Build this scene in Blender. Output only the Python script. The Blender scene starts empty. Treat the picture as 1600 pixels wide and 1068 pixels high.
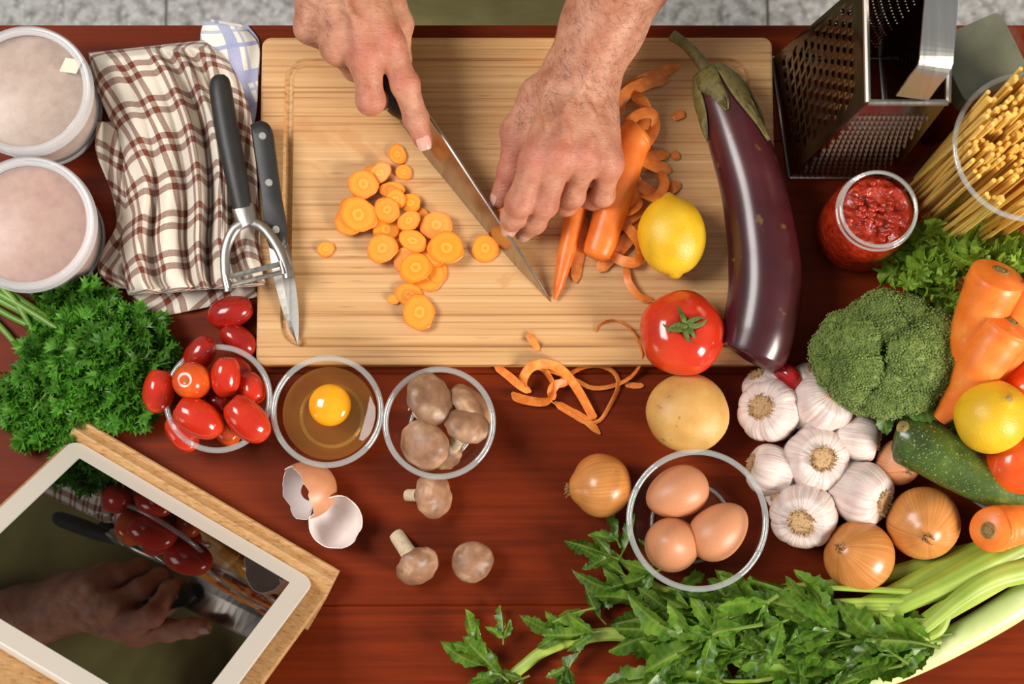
import bpy, math, random
import numpy as np
from mathutils import Vector, Matrix, Quaternion

# ---------------------------------------------------------------- camera
SC = bpy.context.scene
COL = SC.collection
FPX, DIST, TILT = 2850.0, 1.5, math.radians(7.7)      # focal length in pixels of the 1600x1068 frame
cd = bpy.data.cameras.new('camera')
cam = bpy.data.objects.new('camera', cd)
COL.objects.link(cam)
cd.sensor_fit = 'HORIZONTAL'; cd.sensor_width = 36.0
cd.lens = FPX / 1600 * 36.0
cd.clip_start = 0.02
cam.location = (0, -DIST * math.sin(TILT), DIST * math.cos(TILT))
cam.rotation_euler = (TILT, 0, 0)
cd.dof.use_dof = True
cd.dof.focus_distance = 1.455
cd.dof.aperture_fstop = 9.0
SC.camera = cam

# ---------------------------------------------------------------- world, lamps, exposure
W = bpy.data.worlds.new('world'); SC.world = W
W.use_nodes = True
bg = W.node_tree.nodes['Background']
bg.inputs[0].default_value = (0.92, 0.97, 1.0, 1)
bg.inputs[1].default_value = 0.30

def lamp(name, loc, target, size, power, color, size_y=None):
    d = bpy.data.lights.new(name, 'AREA')
    d.shape = 'RECTANGLE'; d.size = size; d.size_y = size_y or size
    d.energy = power; d.color = color
    o = bpy.data.objects.new(name, d); COL.objects.link(o)
    o.location = loc
    v = Vector(target) - Vector(loc)
    o.rotation_euler = v.to_track_quat('-Z', 'Y').to_euler()
    return o
lamp('window_light', (1.75, -1.25, 1.02), (0.0, -0.02, 0), 0.75, 74, (1.0, 0.935, 0.84), 0.75)
lamp('room_light', (-1.35, 0.30, 1.75), (-0.10, 0.0, 0), 0.85, 40, (1.0, 0.97, 0.93), 0.85)

vs = SC.view_settings
vs.view_transform = 'Standard'; vs.look = 'None'; vs.gamma = 1.0; vs.use_curve_mapping = False
vs.exposure = 0.0
cy = SC.cycles
cy.use_denoising = True
cy.max_bounces = 14; cy.transmission_bounces = 14; cy.transparent_max_bounces = 24
cy.glossy_bounces = 6; cy.diffuse_bounces = 4
cy.blur_glossy = 0.6
cy.sample_clamp_indirect = 6.0

# ---------------------------------------------------------------- helpers
RNG = random.Random(7)
NP = np.random.RandomState(11)
_ct, _st = math.cos(TILT), math.sin(TILT)
def P(px, py, z=0.0):
    """world point at height z (metres above the table) seen at pixel px, py of the photograph"""
    d = np.array([(px - 800) / FPX, (534 - py) / FPX, -1.0])
    w = np.array([d[0], d[1] * _ct - d[2] * _st, d[1] * _st + d[2] * _ct])
    o = np.array(cam.location)
    t = (z - o[2]) / w[2]
    return o + w * t
def PP(lst):
    return np.array([P(*a) for a in lst])
def mpp(z):                       # metres per pixel at height z
    return (DIST * _ct - z) / FPX
def nrm(v):
    v = np.asarray(v, float); return v / (np.linalg.norm(v) + 1e-12)

def tag(o, label=None, cat=None, group=None, kind=None):
    if label: o['label'] = label
    if cat: o['category'] = cat
    if group: o['group'] = group
    if kind: o['kind'] = kind
    return o
def thing(name, label, cat, loc=(0, 0, 0), rot=None, group=None):
    o = bpy.data.objects.new(name, None); COL.objects.link(o)
    o.empty_display_size = 0.02
    o.location = Vector([float(a) for a in loc])
    if rot is not None:
        o.rotation_mode = 'QUATERNION'; o.rotation_quaternion = rot
    return tag(o, label, cat, group)
def rawmesh(name, vf, mats, smooth=True, mi=None, uv=None, attr=None):
    v, f = vf[0], vf[1]
    me = bpy.data.meshes.new(name)
    me.from_pydata([tuple(map(float, p)) for p in v], [], [tuple(int(i) for i in q) for q in f])
    if not isinstance(mats, (list, tuple)): mats = [mats]
    for m in mats: me.materials.append(m)
    if smooth: me.polygons.foreach_set('use_smooth', np.ones(len(me.polygons), dtype=bool))
    if mi is not None: me.polygons.foreach_set('material_index', np.asarray(mi, dtype=np.int32))
    if uv is not None:
        l = me.uv_layers.new(name='UVMap')
        idx = np.zeros(len(me.loops), dtype=np.int32); me.loops.foreach_get('vertex_index', idx)
        l.data.foreach_set('uv', np.asarray(uv, dtype=np.float32)[idx].ravel())
    if attr is not None:
        for k, a in attr.items():
            at = me.attributes.new(k, 'FLOAT', 'POINT')
            at.data.foreach_set('value', np.asarray(a, dtype=np.float32))
    me.update()
    if smooth: me.set_sharp_from_angle(angle=math.radians(44))
    return me
def part(name, vf, mats, parent=None, smooth=True, **kw):
    me = vf if isinstance(vf, bpy.types.Mesh) else rawmesh(name, vf, mats, smooth, **kw)
    o = bpy.data.objects.new(name, me); COL.objects.link(o)
    if parent is not None: o.parent = parent
    return o
def place(o, loc, quat=None, scale=None):
    o.location = Vector([float(a) for a in loc])
    if quat is not None:
        o.rotation_mode = 'QUATERNION'; o.rotation_quaternion = quat
    if scale is not None:
        o.scale = (scale,) * 3 if isinstance(scale, (int, float)) else scale
    return o
def copy_tree(o, parent=None):
    c = o.copy(); COL.objects.link(c); c.parent = parent
    for ch in list(o.children): copy_tree(ch, c)
    return c
def aim(zdir, spin=0.0):
    q = Vector([float(a) for a in zdir]).to_track_quat('Z', 'Y')
    return q @ Quaternion((0, 0, 1), spin)
def imgdir(dx, dy, up=0.0):
    """direction given in the picture (dx right, dy down) plus an upward share"""
    return nrm([dx, -dy, up])

# ---- shapes, each returns (verts, faces)
def join(parts):
    V, F, n = [], [], 0
    for v, f in parts:
        V.append(np.asarray(v, float)); F += [tuple(int(i) + n for i in q) for q in f]; n += len(v)
    return np.concatenate(V), F
def move(vf, off):
    return np.asarray(vf[0], float) + np.asarray(off, float), vf[1]
def lathe(prof, n=32, closed=False):
    """profile of (r, z); the ends are closed by poles when r = 0"""
    V, F, rings = [], [], []
    for r, z in prof:
        if r < 1e-7:
            rings.append([len(V)]); V.append((0, 0, z))
        else:
            rings.append(list(range(len(V), len(V) + n)))
            V += [(r * math.cos(2 * math.pi * i / n), r * math.sin(2 * math.pi * i / n), z) for i in range(n)]
    prs = list(zip(rings[:-1], rings[1:]))
    if closed: prs.append((rings[-1], rings[0]))
    for a, b in prs:
        if len(a) == 1 and len(b) == 1: continue
        for i in range(n):
            j = (i + 1) % n
            if len(a) == 1: F.append((a[0], b[j], b[i]))
            elif len(b) == 1: F.append((a[i], a[j], b[0]))
            else: F.append((a[i], a[j], b[j], b[i]))
    return np.array(V), F
def frames(path):
    path = np.asarray(path, float); n = len(path)
    T = np.gradient(path, axis=0); T /= (np.linalg.norm(T, axis=1)[:, None] + 1e-12)
    up = np.array([0, 0, 1.0]) if abs(T[0][2]) < 0.9 else np.array([1.0, 0, 0])
    N = np.zeros_like(T); N[0] = nrm(up - T[0] * up.dot(T[0]))
    for i in range(1, n):
        v = N[i - 1] - T[i] * N[i - 1].dot(T[i]); N[i] = nrm(v)
    return T, N, np.cross(T, N)
def spline(pts, n=40):
    """Catmull-Rom through pts (any dimension)"""
    p = np.asarray(pts, float)
    p = np.vstack([2 * p[0] - p[1], p, 2 * p[-1] - p[-2]])
    m = len(p) - 3; out = []
    for s in np.linspace(0, m - 1e-9, n):
        i = int(s); t = s - i
        a, b, c, d = p[i], p[i + 1], p[i + 2], p[i + 3]
        out.append(0.5 * (2 * b + (c - a) * t + (2 * a - 5 * b + 4 * c - d) * t * t + (3 * b - a - 3 * c + d) * t ** 3))
    return np.array(out)
def tube(path, rad, n=12, cap=True, ell=(1, 1), wob=None):
    path = np.asarray(path, float); m = len(path)
    rad = np.full(m, rad, float) if np.isscalar(rad) else np.asarray(rad, float)
    T, N, B = frames(path)
    th = np.linspace(0, 2 * math.pi, n, endpoint=False)
    V = []
    for i in range(m):
        w = 1.0 if wob is None else wob(i / (m - 1), th)
        V.append(path[i] + (rad[i] * w * ell[0] * np.cos(th))[:, None] * N[i] + (rad[i] * w * ell[1] * np.sin(th))[:, None] * B[i])
    V = np.concatenate(V); F = []
    for i in range(m - 1):
        for j in range(n):
            k = (j + 1) % n
            F.append((i * n + j, i * n + k, (i + 1) * n + k, (i + 1) * n + j))
    if cap:
        a = len(V); V = np.vstack([V, path[0], path[-1]])
        for j in range(n):
            k = (j + 1) % n
            F.append((a, k, j)); F.append((a + 1, (m - 1) * n + j, (m - 1) * n + k))
    return V, F
def ribbon(path, width, thick=0.0006, roll=0.0, bulge=0.10):
    """flat strip with real thickness along a path; roll (rad) turns it about the path"""
    path = np.asarray(path, float); m = len(path)
    width = np.full(m, width, float) if np.isscalar(width) else np.asarray(width, float)
    roll = np.full(m, roll, float) if np.isscalar(roll) else np.asarray(roll, float)
    T, N, B = frames(path)
    V = []
    for i in range(m):
        c, s = math.cos(roll[i]), math.sin(roll[i])
        b = B[i] * c + N[i] * s; nn = N[i] * c - B[i] * s
        for x, y in ((-1, -1), (0, -1.0), (1, -1), (1, 1), (0, 1), (-1, 1)):
            V.append(path[i] + b * x * width[i] / 2 + nn * (y * thick / 2 + (bulge * width[i] if x == 0 else 0)))
    F = []
    for i in range(m - 1):
        for j in range(6):
            k = (j + 1) % 6
            F.append((i * 6 + j, i * 6 + k, (i + 1) * 6 + k, (i + 1) * 6 + j))
    F.append((0, 5, 4, 3, 2, 1)); e = (m - 1) * 6; F.append((e, e + 1, e + 2, e + 3, e + 4, e + 5))
    return np.array(V), F
def box(x0, x1, y0, y1, z0, z1, bev=0.0):
    if bev <= 0:
        V = [(x, y, z) for z in (z0, z1) for y in (y0, y1) for x in (x0, x1)]
        return np.array(V), [(0, 2, 3, 1), (4, 5, 7, 6), (0, 1, 5, 4), (2, 6, 7, 3), (0, 4, 6, 2), (1, 3, 7, 5)]
    return slab(rrect(x0, x1, y0, y1, bev, 2), z0, z1, bev)
def rrect(x0, x1, y0, y1, r, k=6):
    o = []
    for cx, cy_, a0 in ((x1 - r, y1 - r, 0), (x0 + r, y1 - r, 90), (x0 + r, y0 + r, 180), (x1 - r, y0 + r, 270)):
        for i in range(k + 1):
            a = math.radians(a0 + 90 * i / k); o.append((cx + r * math.cos(a), cy_ + r * math.sin(a)))
    return np.array(o)
def inset(loop, d):
    c = loop.mean(0); n = len(loop)
    prv, nxt = np.roll(loop, 1, 0), np.roll(loop, -1, 0)
    t = nxt - prv; t /= (np.linalg.norm(t, axis=1)[:, None] + 1e-12)
    return loop + np.stack([-t[:, 1], t[:, 0]], 1) * d
def loops(ls, cap0=True, cap1=True):
    """bridge equal-length rings of 3D points"""
    n = len(ls[0]); V = np.concatenate([np.asarray(l, float) for l in ls]); F = []
    for i in range(len(ls) - 1):
        for j in range(n):
            k = (j + 1) % n
            F.append((i * n + j, i * n + k, (i + 1) * n + k, (i + 1) * n + j))
    if cap0: F.append(tuple(range(n - 1, -1, -1)))
    if cap1: F.append(tuple(range((len(ls) - 1) * n, len(ls) * n)))
    return V, F
def lz(loop, z):
    return np.column_stack([loop, np.full(len(loop), z)])
def slab(loop, z0, z1, bev=0.001):
    i = inset(loop, bev)
    return loops([lz(i, z0), lz(loop, z0 + bev), lz(loop, z1 - bev), lz(i, z1)])
def sphere(nu=24, nv=16):
    return lathe([(math.sin(math.pi * i / nv), -math.cos(math.pi * i / nv)) for i in range(nv + 1)], nu)
_perm = np.random.RandomState(3).rand(64, 64, 64)
def vnoise(p, scale, seed=0):
    """smooth value noise in -1..1 of points (N,3)"""
    q = np.asarray(p, float) * scale + 17.3 * (seed + 1)
    i = np.floor(q).astype(int); f = q - i; f = f * f * (3 - 2 * f)
    r = 0
    for a in (0, 1):
        for b in (0, 1):
            for c_ in (0, 1):
                w = (f[:, 0] if a else 1 - f[:, 0]) * (f[:, 1] if b else 1 - f[:, 1]) * (f[:, 2] if c_ else 1 - f[:, 2])
                r = r + w * _perm[(i[:, 0] + a) % 64, (i[:, 1] + b) % 64, (i[:, 2] + c_) % 64]
    return r * 2 - 1
def lump(vf, amp, scale, seed=0, axis=None):
    v = np.asarray(vf[0], float)
    c = v.mean(0); d = v - c; d /= (np.linalg.norm(d, axis=1)[:, None] + 1e-9)
    return v + d * (vnoise(v, scale, seed) * amp)[:, None], vf[1]

# ---- implicit surfaces
class Field:
    def __init__(s, lo, hi, h):
        s.lo = np.asarray(lo, float); s.h = h
        s.n = (np.ceil((np.asarray(hi) - s.lo) / h).astype(int) + 1)
        s.ax = [s.lo[i] + h * np.arange(s.n[i]) for i in range(3)]
    def new(s): return np.full(s.n, 0.05, dtype=np.float32)
    def cone(s, F, a, b, ra, rb, k=0.0, flat=None):
        """adds a round cone; k is the blend radius. flat=(dir, f) squashes along dir"""
        a = np.asarray(a, float); b = np.asarray(b, float)
        m = max(ra, rb) + k + 4 * s.h + 0.004
        lo = np.minimum(a, b) - m; hi = np.maximum(a, b) + m
        i0 = np.clip(np.floor((lo - s.lo) / s.h).astype(int), 0, s.n); i1 = np.clip(np.ceil((hi - s.lo) / s.h).astype(int) + 1, 0, s.n)
        if np.any(i1 <= i0): return
        X = s.ax[0][i0[0]:i1[0]][:, None, None]; Y = s.ax[1][i0[1]:i1[1]][None, :, None]; Z = s.ax[2][i0[2]:i1[2]][None, None, :]
        d = b - a; L2 = d.dot(d) + 1e-12
        t = np.clip(((X - a[0]) * d[0] + (Y - a[1]) * d[1] + (Z - a[2]) * d[2]) / L2, 0, 1)
        px, py, pz = X - a[0] - t * d[0], Y - a[1] - t * d[1], Z - a[2] - t * d[2]
        q = px * px + py * py + pz * pz
        if flat is not None:
            e = px * flat[0][0] + py * flat[0][1] + pz * flat[0][2]
            q = q + e * e * (flat[1] ** 2 - 1)
        D = (np.sqrt(q) - (ra + (rb - ra) * t)).astype(np.float32)
        sl = (slice(i0[0], i1[0]), slice(i0[1], i1[1]), slice(i0[2], i1[2]))
        G = F[sl]
        if k > 0:
            hh = np.maximum(k - np.abs(G - D), 0) / k
            F[sl] = np.minimum(G, D) - hh * hh * k * 0.25
        else:
            F[sl] = np.minimum(G, D)
    @staticmethod
    def smin(A, B, k):
        hh = np.maximum(k - np.abs(A - B), 0) / k
        return np.minimum(A, B) - hh * hh * k * 0.25
    def mesh(s, F):
        neg = F < 0
        c = [neg[a:neg.shape[0] - 1 + a, b:neg.shape[1] - 1 + b, d:neg.shape[2] - 1 + d] for a in (0, 1) for b in (0, 1) for d in (0, 1)]
        sm = sum(x.astype(np.int8) for x in c)
        I = np.argwhere((sm > 0) & (sm < 8))
        idx = np.full([x - 1 for x in F.shape], -1, dtype=np.int32); idx[I[:, 0], I[:, 1], I[:, 2]] = np.arange(len(I))
        S = np.zeros((len(I), 3)); cnt = np.zeros(len(I))
        cor = [(a, b, d) for a in (0, 1) for b in (0, 1) for d in (0, 1)]
        for p in cor:
            for ax_ in range(3):
                if p[ax_]: continue
                q = list(p); q[ax_] = 1
                fa = F[I[:, 0] + p[0], I[:, 1] + p[1], I[:, 2] + p[2]]; fb = F[I[:, 0] + q[0], I[:, 1] + q[1], I[:, 2] + q[2]]
                m = (fa < 0) != (fb < 0)
                t = np.where(m, fa / (fa - fb + 1e-20), 0)
                pos = np.array(p, float)[None] + np.zeros((len(I), 3)); pos[:, ax_] += t
                S[m] += pos[m]; cnt[m] += 1
        V = s.lo + (I + S / np.maximum(cnt, 1)[:, None]) * s.h
        Q = []
        for ax_ in range(3):
            sl0 = [slice(None)] * 3; sl1 = [slice(None)] * 3
            sl0[ax_] = slice(0, -1); sl1[ax_] = slice(1, None)
            E = np.argwhere(neg[tuple(sl0)] != neg[tuple(sl1)])
            o1, o2 = [(1, 2), (2, 0), (0, 1)][ax_]
            ok = (E[:, o1] > 0) & (E[:, o2] > 0) & (E[:, o1] < F.shape[o1] - 1) & (E[:, o2] < F.shape[o2] - 1)
            E = E[ok]
            if not len(E): continue
            def cell(d1, d2):
                e = E.copy(); e[:, o1] -= d1; e[:, o2] -= d2
                return idx[e[:, 0], e[:, 1], e[:, 2]]
            q = np.stack([cell(1, 1), cell(0, 1), cell(0, 0), cell(1, 0)], 1)
            fl = ~neg[E[:, 0], E[:, 1], E[:, 2]]
            q[fl] = q[fl][:, ::-1]
            Q.append(q)
        Q = np.concatenate(Q); Q = Q[(Q >= 0).all(1)]
        return V, Q
# ---------------------------------------------------------------- materials
def c(r, g, b, a=1.0):
    f = lambda v: (v / 255 / 12.92) if v / 255 <= 0.04045 else ((v / 255 + 0.055) / 1.055) ** 2.4
    return (f(r), f(g), f(b), a)
MATS = {}
class Mt:
    def __init__(s, name):
        s.m = bpy.data.materials.new(name); s.m.use_nodes = True
        s.nt = s.m.node_tree; s.b = s.nt.nodes['Principled BSDF']; MATS[name] = s.m
        s._c = {}
    def n(s, t, **kw):
        nd = s.nt.nodes.new(t)
        for k, v in kw.items(): setattr(nd, k, v)
        return nd
    def l(s, a, b): s.nt.links.new(a, b)
    def coord(s, kind='Object', scale=(1, 1, 1), rot=(0, 0, 0)):
        if 'tc' not in s._c: s._c['tc'] = s.n('ShaderNodeTexCoord')
        mp = s.n('ShaderNodeMapping'); mp.inputs['Scale'].default_value = scale; mp.inputs['Rotation'].default_value = rot
        s.l(s._c['tc'].outputs[kind], mp.inputs['Vector'])
        return mp.outputs['Vector']
    def noise(s, vec, scale=5, detail=4, rough=0.55, dist=0.0):
        nd = s.n('ShaderNodeTexNoise'); nd.inputs['Scale'].default_value = scale
        nd.inputs['Detail'].default_value = detail; nd.inputs['Roughness'].default_value = rough
        nd.inputs['Distortion'].default_value = dist
        s.l(vec, nd.inputs['Vector']); return nd.outputs['Fac']
    def voro(s, vec, scale=5, feature='F1', out='Distance'):
        nd = s.n('ShaderNodeTexVoronoi', feature=feature); nd.inputs['Scale'].default_value = scale
        s.l(vec, nd.inputs['Vector']); return nd.outputs[out]
    def ramp(s, fac, stops, interp='LINEAR'):
        r = s.n('ShaderNodeValToRGB'); r.color_ramp.interpolation = interp
        e = r.color_ramp.elements
        while len(e) < len(stops): e.new(0.5)
        for i, (p, col) in enumerate(stops):
            e[i].position = p; e[i].color = col if len(col) == 4 else (*col, 1)
        s.l(fac, r.inputs[0]); return r.outputs[0]
    def mix(s, fac, a, b, mode='MIX'):
        m = s.n('ShaderNodeMix', data_type='RGBA', blend_type=mode)
        for v, i in ((fac, 0), (a, 6), (b, 7)):
            if isinstance(v, (int, float)): m.inputs[i].default_value = v
            elif isinstance(v, tuple): m.inputs[i].default_value = v
            else: s.l(v, m.inputs[i])
        return m.outputs[2]
    def math(s, op, a, b=0.0, c_=0.0):
        m = s.n('ShaderNodeMath', operation=op)
        for i, v in enumerate((a, b, c_)):
            if isinstance(v, (int, float)): m.inputs[i].default_value = v
            else: s.l(v, m.inputs[i])
        return m.outputs[0]
    def merid(s, k=30, kz=10):
        tc = s.n('ShaderNodeTexCoord'); sp = s.n('ShaderNodeVectorMath', operation='MULTIPLY'); sp.inputs[1].default_value = (1, 1, 0)
        s.l(tc.outputs['Object'], sp.inputs[0]); nr = s.n('ShaderNodeVectorMath', operation='NORMALIZE'); s.l(sp.outputs[0], nr.inputs[0])
        sc = s.n('ShaderNodeVectorMath', operation='SCALE'); s.l(nr.outputs[0], sc.inputs[0]); sc.inputs['Scale'].default_value = k
        z = s.n('ShaderNodeVectorMath', operation='MULTIPLY'); z.inputs[1].default_value = (0, 0, kz); s.l(tc.outputs['Object'], z.inputs[0])
        a = s.n('ShaderNodeVectorMath', operation='ADD'); s.l(sc.outputs[0], a.inputs[0]); s.l(z.outputs[0], a.inputs[1])
        return a.outputs[0]
    def attr(s, name):
        a = s.n('ShaderNodeAttribute'); a.attribute_name = name; return a.outputs['Fac']
    def rnd(s):
        return s.n('ShaderNodeObjectInfo').outputs['Random']
    def bump(s, h, strength=0.3, dist=0.001, prev=None):
        b = s.n('ShaderNodeBump'); b.inputs['Strength'].default_value = strength; b.inputs['Distance'].default_value = dist
        s.l(h, b.inputs['Height'])
        if prev is not None: s.l(prev, b.inputs['Normal'])
        return b.outputs['Normal']
    def set(s, **kw):
        nm = {'col': 'Base Color', 'rough': 'Roughness', 'metal': 'Metallic', 'trans': 'Transmission Weight', 'ior': 'IOR',
              'sss': 'Subsurface Weight', 'sssr': 'Subsurface Radius', 'ssss': 'Subsurface Scale', 'coat': 'Coat Weight', 'coatr': 'Coat Roughness',
              'spec': 'Specular IOR Level', 'nor': 'Normal', 'alpha': 'Alpha', 'sheen': 'Sheen Weight', 'aniso': 'Anisotropic'}
        for k, v in kw.items():
            i = s.b.inputs[nm[k]]
            if isinstance(v, (int, float, tuple)): i.default_value = v
            else: s.l(v, i)
        return s.m
def simple(name, stops, scale=40, stretch=(1, 1, 1), detail=4, rough=0.5, bump=0.0, bscale=200, bdist=0.0006, coord='Object', dist=0.0, **kw):
    t = Mt(name); v = t.coord(coord, stretch)
    if len(stops) == 1: col = stops[0]
    else:
        k = len(stops)
        col = t.ramp(t.noise(v, scale, detail, dist=dist), [(0.28 + 0.44 * i / (k - 1), s_) for i, s_ in enumerate(stops)])
    t.set(col=col, rough=rough, **kw)
    if bump: t.set(nor=t.bump(t.noise(t.coord(coord, stretch), bscale, 4), bump, bdist))
    return t.m

# table wood: warm red-brown, grain along x
t = Mt('table_wood')
v = t.coord('Object', (1.0, 9, 9)); v2 = t.coord('Object', (2.2, 70, 70))
g1 = t.noise(v, 2.6, 5, 0.6, 0.8); g2 = t.noise(v2, 3.0, 4, 0.6)
col = t.ramp(g1, [(0.28, c(78, 25, 6)), (0.46, c(102, 34, 8)), (0.60, c(118, 41, 10)), (0.76, c(134, 51, 14))])
col = t.mix(0.45, col, t.ramp(g2, [(0.3, c(82, 27, 7)), (0.65, c(124, 44, 11))]))
pl = t.ramp(t.rnd(), [(0, (0.80, 0.80, 0.80, 1)), (1, (1.12, 1.08, 1.06, 1))])
col = t.mix(1.0, col, pl, 'MULTIPLY')
kn = t.voro(t.coord('Object', (4, 11, 11)), 1.0)
col = t.mix(t.ramp(kn, [(0.03, (0.55,) * 3 + (1,)), (0.12, (0,) * 3 + (1,))]), col, c(46, 16, 8))
t.set(col=col, rough=t.ramp(g2, [(0.2, (0.40,) * 3), (0.8, (0.52,) * 3)]), coat=0.0, spec=0.10, nor=t.bump(g2, 0.12, 0.0005))

# bamboo: pale strips along x
def bamboo(name, axis=0, tone=1.0, stains=False):
    t = Mt(name)
    st = (0.9, 46, 46) if axis == 0 else (46, 0.9, 46)
    st2 = (3.5, 420, 420) if axis == 0 else (420, 3.5, 420)
    a = t.noise(t.coord('Object', st), 1.0, 3, 0.5); b = t.noise(t.coord('Object', st2), 1.0, 3, 0.6)
    k = lambda r, g, bb: tuple(x * tone for x in c(r, g, bb)[:3]) + (1,)
    col = t.ramp(a, [(0.25, k(190, 140, 88)), (0.5, k(208, 162, 108)), (0.75, k(220, 180, 128))])
    col = t.mix(0.72, col, t.ramp(b, [(0.32, k(150, 96, 52)), (0.44, k(202, 152, 98)), (0.56, k(208, 160, 108)), (0.72, k(226, 188, 138))]))
    fib = t.voro(t.coord('Object', (14, 190, 190) if axis == 0 else (190, 14, 190)), 1.0)
    col = t.mix(t.ramp(fib, [(0.04, (0.55,) * 3), (0.13, (0,) * 3)]), col, k(150, 92, 44))
    if stains:
        w = t.noise(t.coord('Object', (8, 16, 9)), 1.0, 4, 0.6, 0.6)
        col = t.mix(t.ramp(w, [(0.59, (0,) * 3), (0.62, (0.34,) * 3)]), col, k(190, 122, 62))
    t.set(col=col, rough=0.42, spec=0.4, nor=t.bump(b, 0.10, 0.0004))
    return t.m
bamboo('bamboo', 0, 1.0, True); bamboo('stand_wood', 0, 0.86)

# floor: grey-white mottled terrazzo
t = Mt('terrazzo'); v = t.coord('Object')
a = t.noise(v, 55, 5, 0.7); b = t.voro(v, 70)
col = t.ramp(a, [(0.34, c(120, 116, 112)), (0.47, c(178, 174, 170)), (0.6, c(214, 211, 208)), (0.72, c(158, 154, 150))])
col = t.mix(t.ramp(b, [(0.1, (0.7,) * 3), (0.3, (0,) * 3)]), col, c(232, 230, 228))
t.set(col=col, rough=0.5)
simple('grout', [c(150, 146, 140)], rough=0.9)

# skin
t = Mt('skin'); v = t.coord('Object')
a = t.noise(v, 60, 5, 0.6); b = t.noise(v, 700, 3, 0.6)
col = t.ramp(a, [(0.30, c(168, 104, 78)), (0.5, c(190, 130, 102)), (0.7, c(206, 150, 122))])
col = t.mix(t.math('MULTIPLY', t.attr('red'), 0.7), col, c(196, 108, 90))
col = t.mix(t.ramp(t.noise(v, 420, 2), [(0.60, (0,) * 3), (0.74, (0.5,) * 3)]), col, c(142, 80, 58))
cr = t.voro(t.coord('Object', (1, 1, 1)), 620, 'DISTANCE_TO_EDGE')
w = t.noise(t.coord('Object', (60, 420, 420)), 1.0, 3, 0.6, 1.2)
n1 = t.bump(t.ramp(cr, [(0.0, (0,) * 3), (0.12, (1,) * 3)]), 0.22, 0.0005)
n2 = t.bump(w, 0.7, 0.0011, n1)
t.set(col=col, rough=0.46, spec=0.42, sss=0.12, sssr=(1.0, 0.35, 0.2), ssss=0.004, nor=n2)
simple('nail', [c(206, 152, 134), c(214, 166, 150)], 300, rough=0.25, coat=0.2)
simple('arm_hair', [c(58, 38, 28)], rough=0.5)
simple('shirt', [c(150, 142, 82), c(172, 162, 98)], 30, rough=0.85, bump=0.2, bscale=900)

# fabrics (uv in metres of cloth)
def checks(name, base, line, bands, period, strength, weave=1500, tint=None):
    t = Mt(name)
    uv = t.n('ShaderNodeTexCoord').outputs['UV']; sp = t.n('ShaderNodeSeparateXYZ'); t.l(uv, sp.inputs[0])
    ms = []
    for ax_ in (0, 1):
        x = t.math('FRACT', t.math('DIVIDE', sp.outputs[ax_], period))
        tot = 0.0
        for lo, hi, s_ in bands:
            band = t.math('MULTIPLY', t.math('MULTIPLY', t.math('GREATER_THAN', x, lo), t.math('LESS_THAN', x, hi)), s_)
            tot = band if isinstance(tot, float) else t.math('MAXIMUM', tot, band)
        ms.append(tot)
    ck = t.n('ShaderNodeTexChecker'); ck.inputs['Scale'].default_value = weave
    t.l(uv, ck.inputs['Vector'])
    both = t.math('MULTIPLY', ms[0], ms[1])
    one = t.math('MAXIMUM', ms[0], ms[1])
    f = t.math('MAXIMUM', t.math('MULTIPLY', one, strength), both)
    fine = t.noise(uv, 900, 2)
    f = t.math('MULTIPLY', f, t.math('ADD', t.math('MULTIPLY', fine, 0.8), 0.6))
    bcol = t.ramp(t.noise(uv, 60, 3), [(0.3, base), (0.7, tuple(min(1, x * 1.08) for x in base[:3]) + (1,))])
    col = t.mix(t.math('MINIMUM', f, 1.0), bcol, line)
    t.set(col=col, rough=0.9, spec=0.15, sheen=0.15, nor=t.bump(t.noise(uv, 1400, 2), 0.35, 0.0006))
    return t.m
checks('brown_check', c(224, 214, 198), c(112, 46, 26), [(0.02, 0.19, 1), (0.34, 0.51, 1)], 0.033, 0.68)
checks('blue_check', c(230, 226, 216), c(70, 96, 190), [(0.05, 0.12, 0.8), (0.5, 0.72, 0.75), (0.80, 0.85, 0.6)], 0.052, 0.7)

# metals and plastics
def steel(name, col, rough, aniso=0.0, sc_=(300, 6, 6)):
    t = Mt(name)
    n_ = t.noise(t.coord('Object', sc_), 1.0, 3)
    t.set(col=col, metal=1.0, rough=t.ramp(n_, [(0.2, (rough * 0.75,) * 3), (0.8, (rough * 1.3,) * 3)]))
    return t.m
steel('blade_steel', c(176, 168, 160), 0.24); steel('satin_steel', c(172, 166, 158), 0.36); steel('grater_steel', c(116, 106, 98), 0.20); steel('bright_steel', c(214, 208, 198), 0.30)
simple('black_plastic', [c(30, 29, 28), c(40, 38, 37)], 60, rough=0.48, bump=0.08, bscale=1500)
simple('rivet', [c(196, 190, 182)], rough=0.3, metal=0.6)

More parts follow.
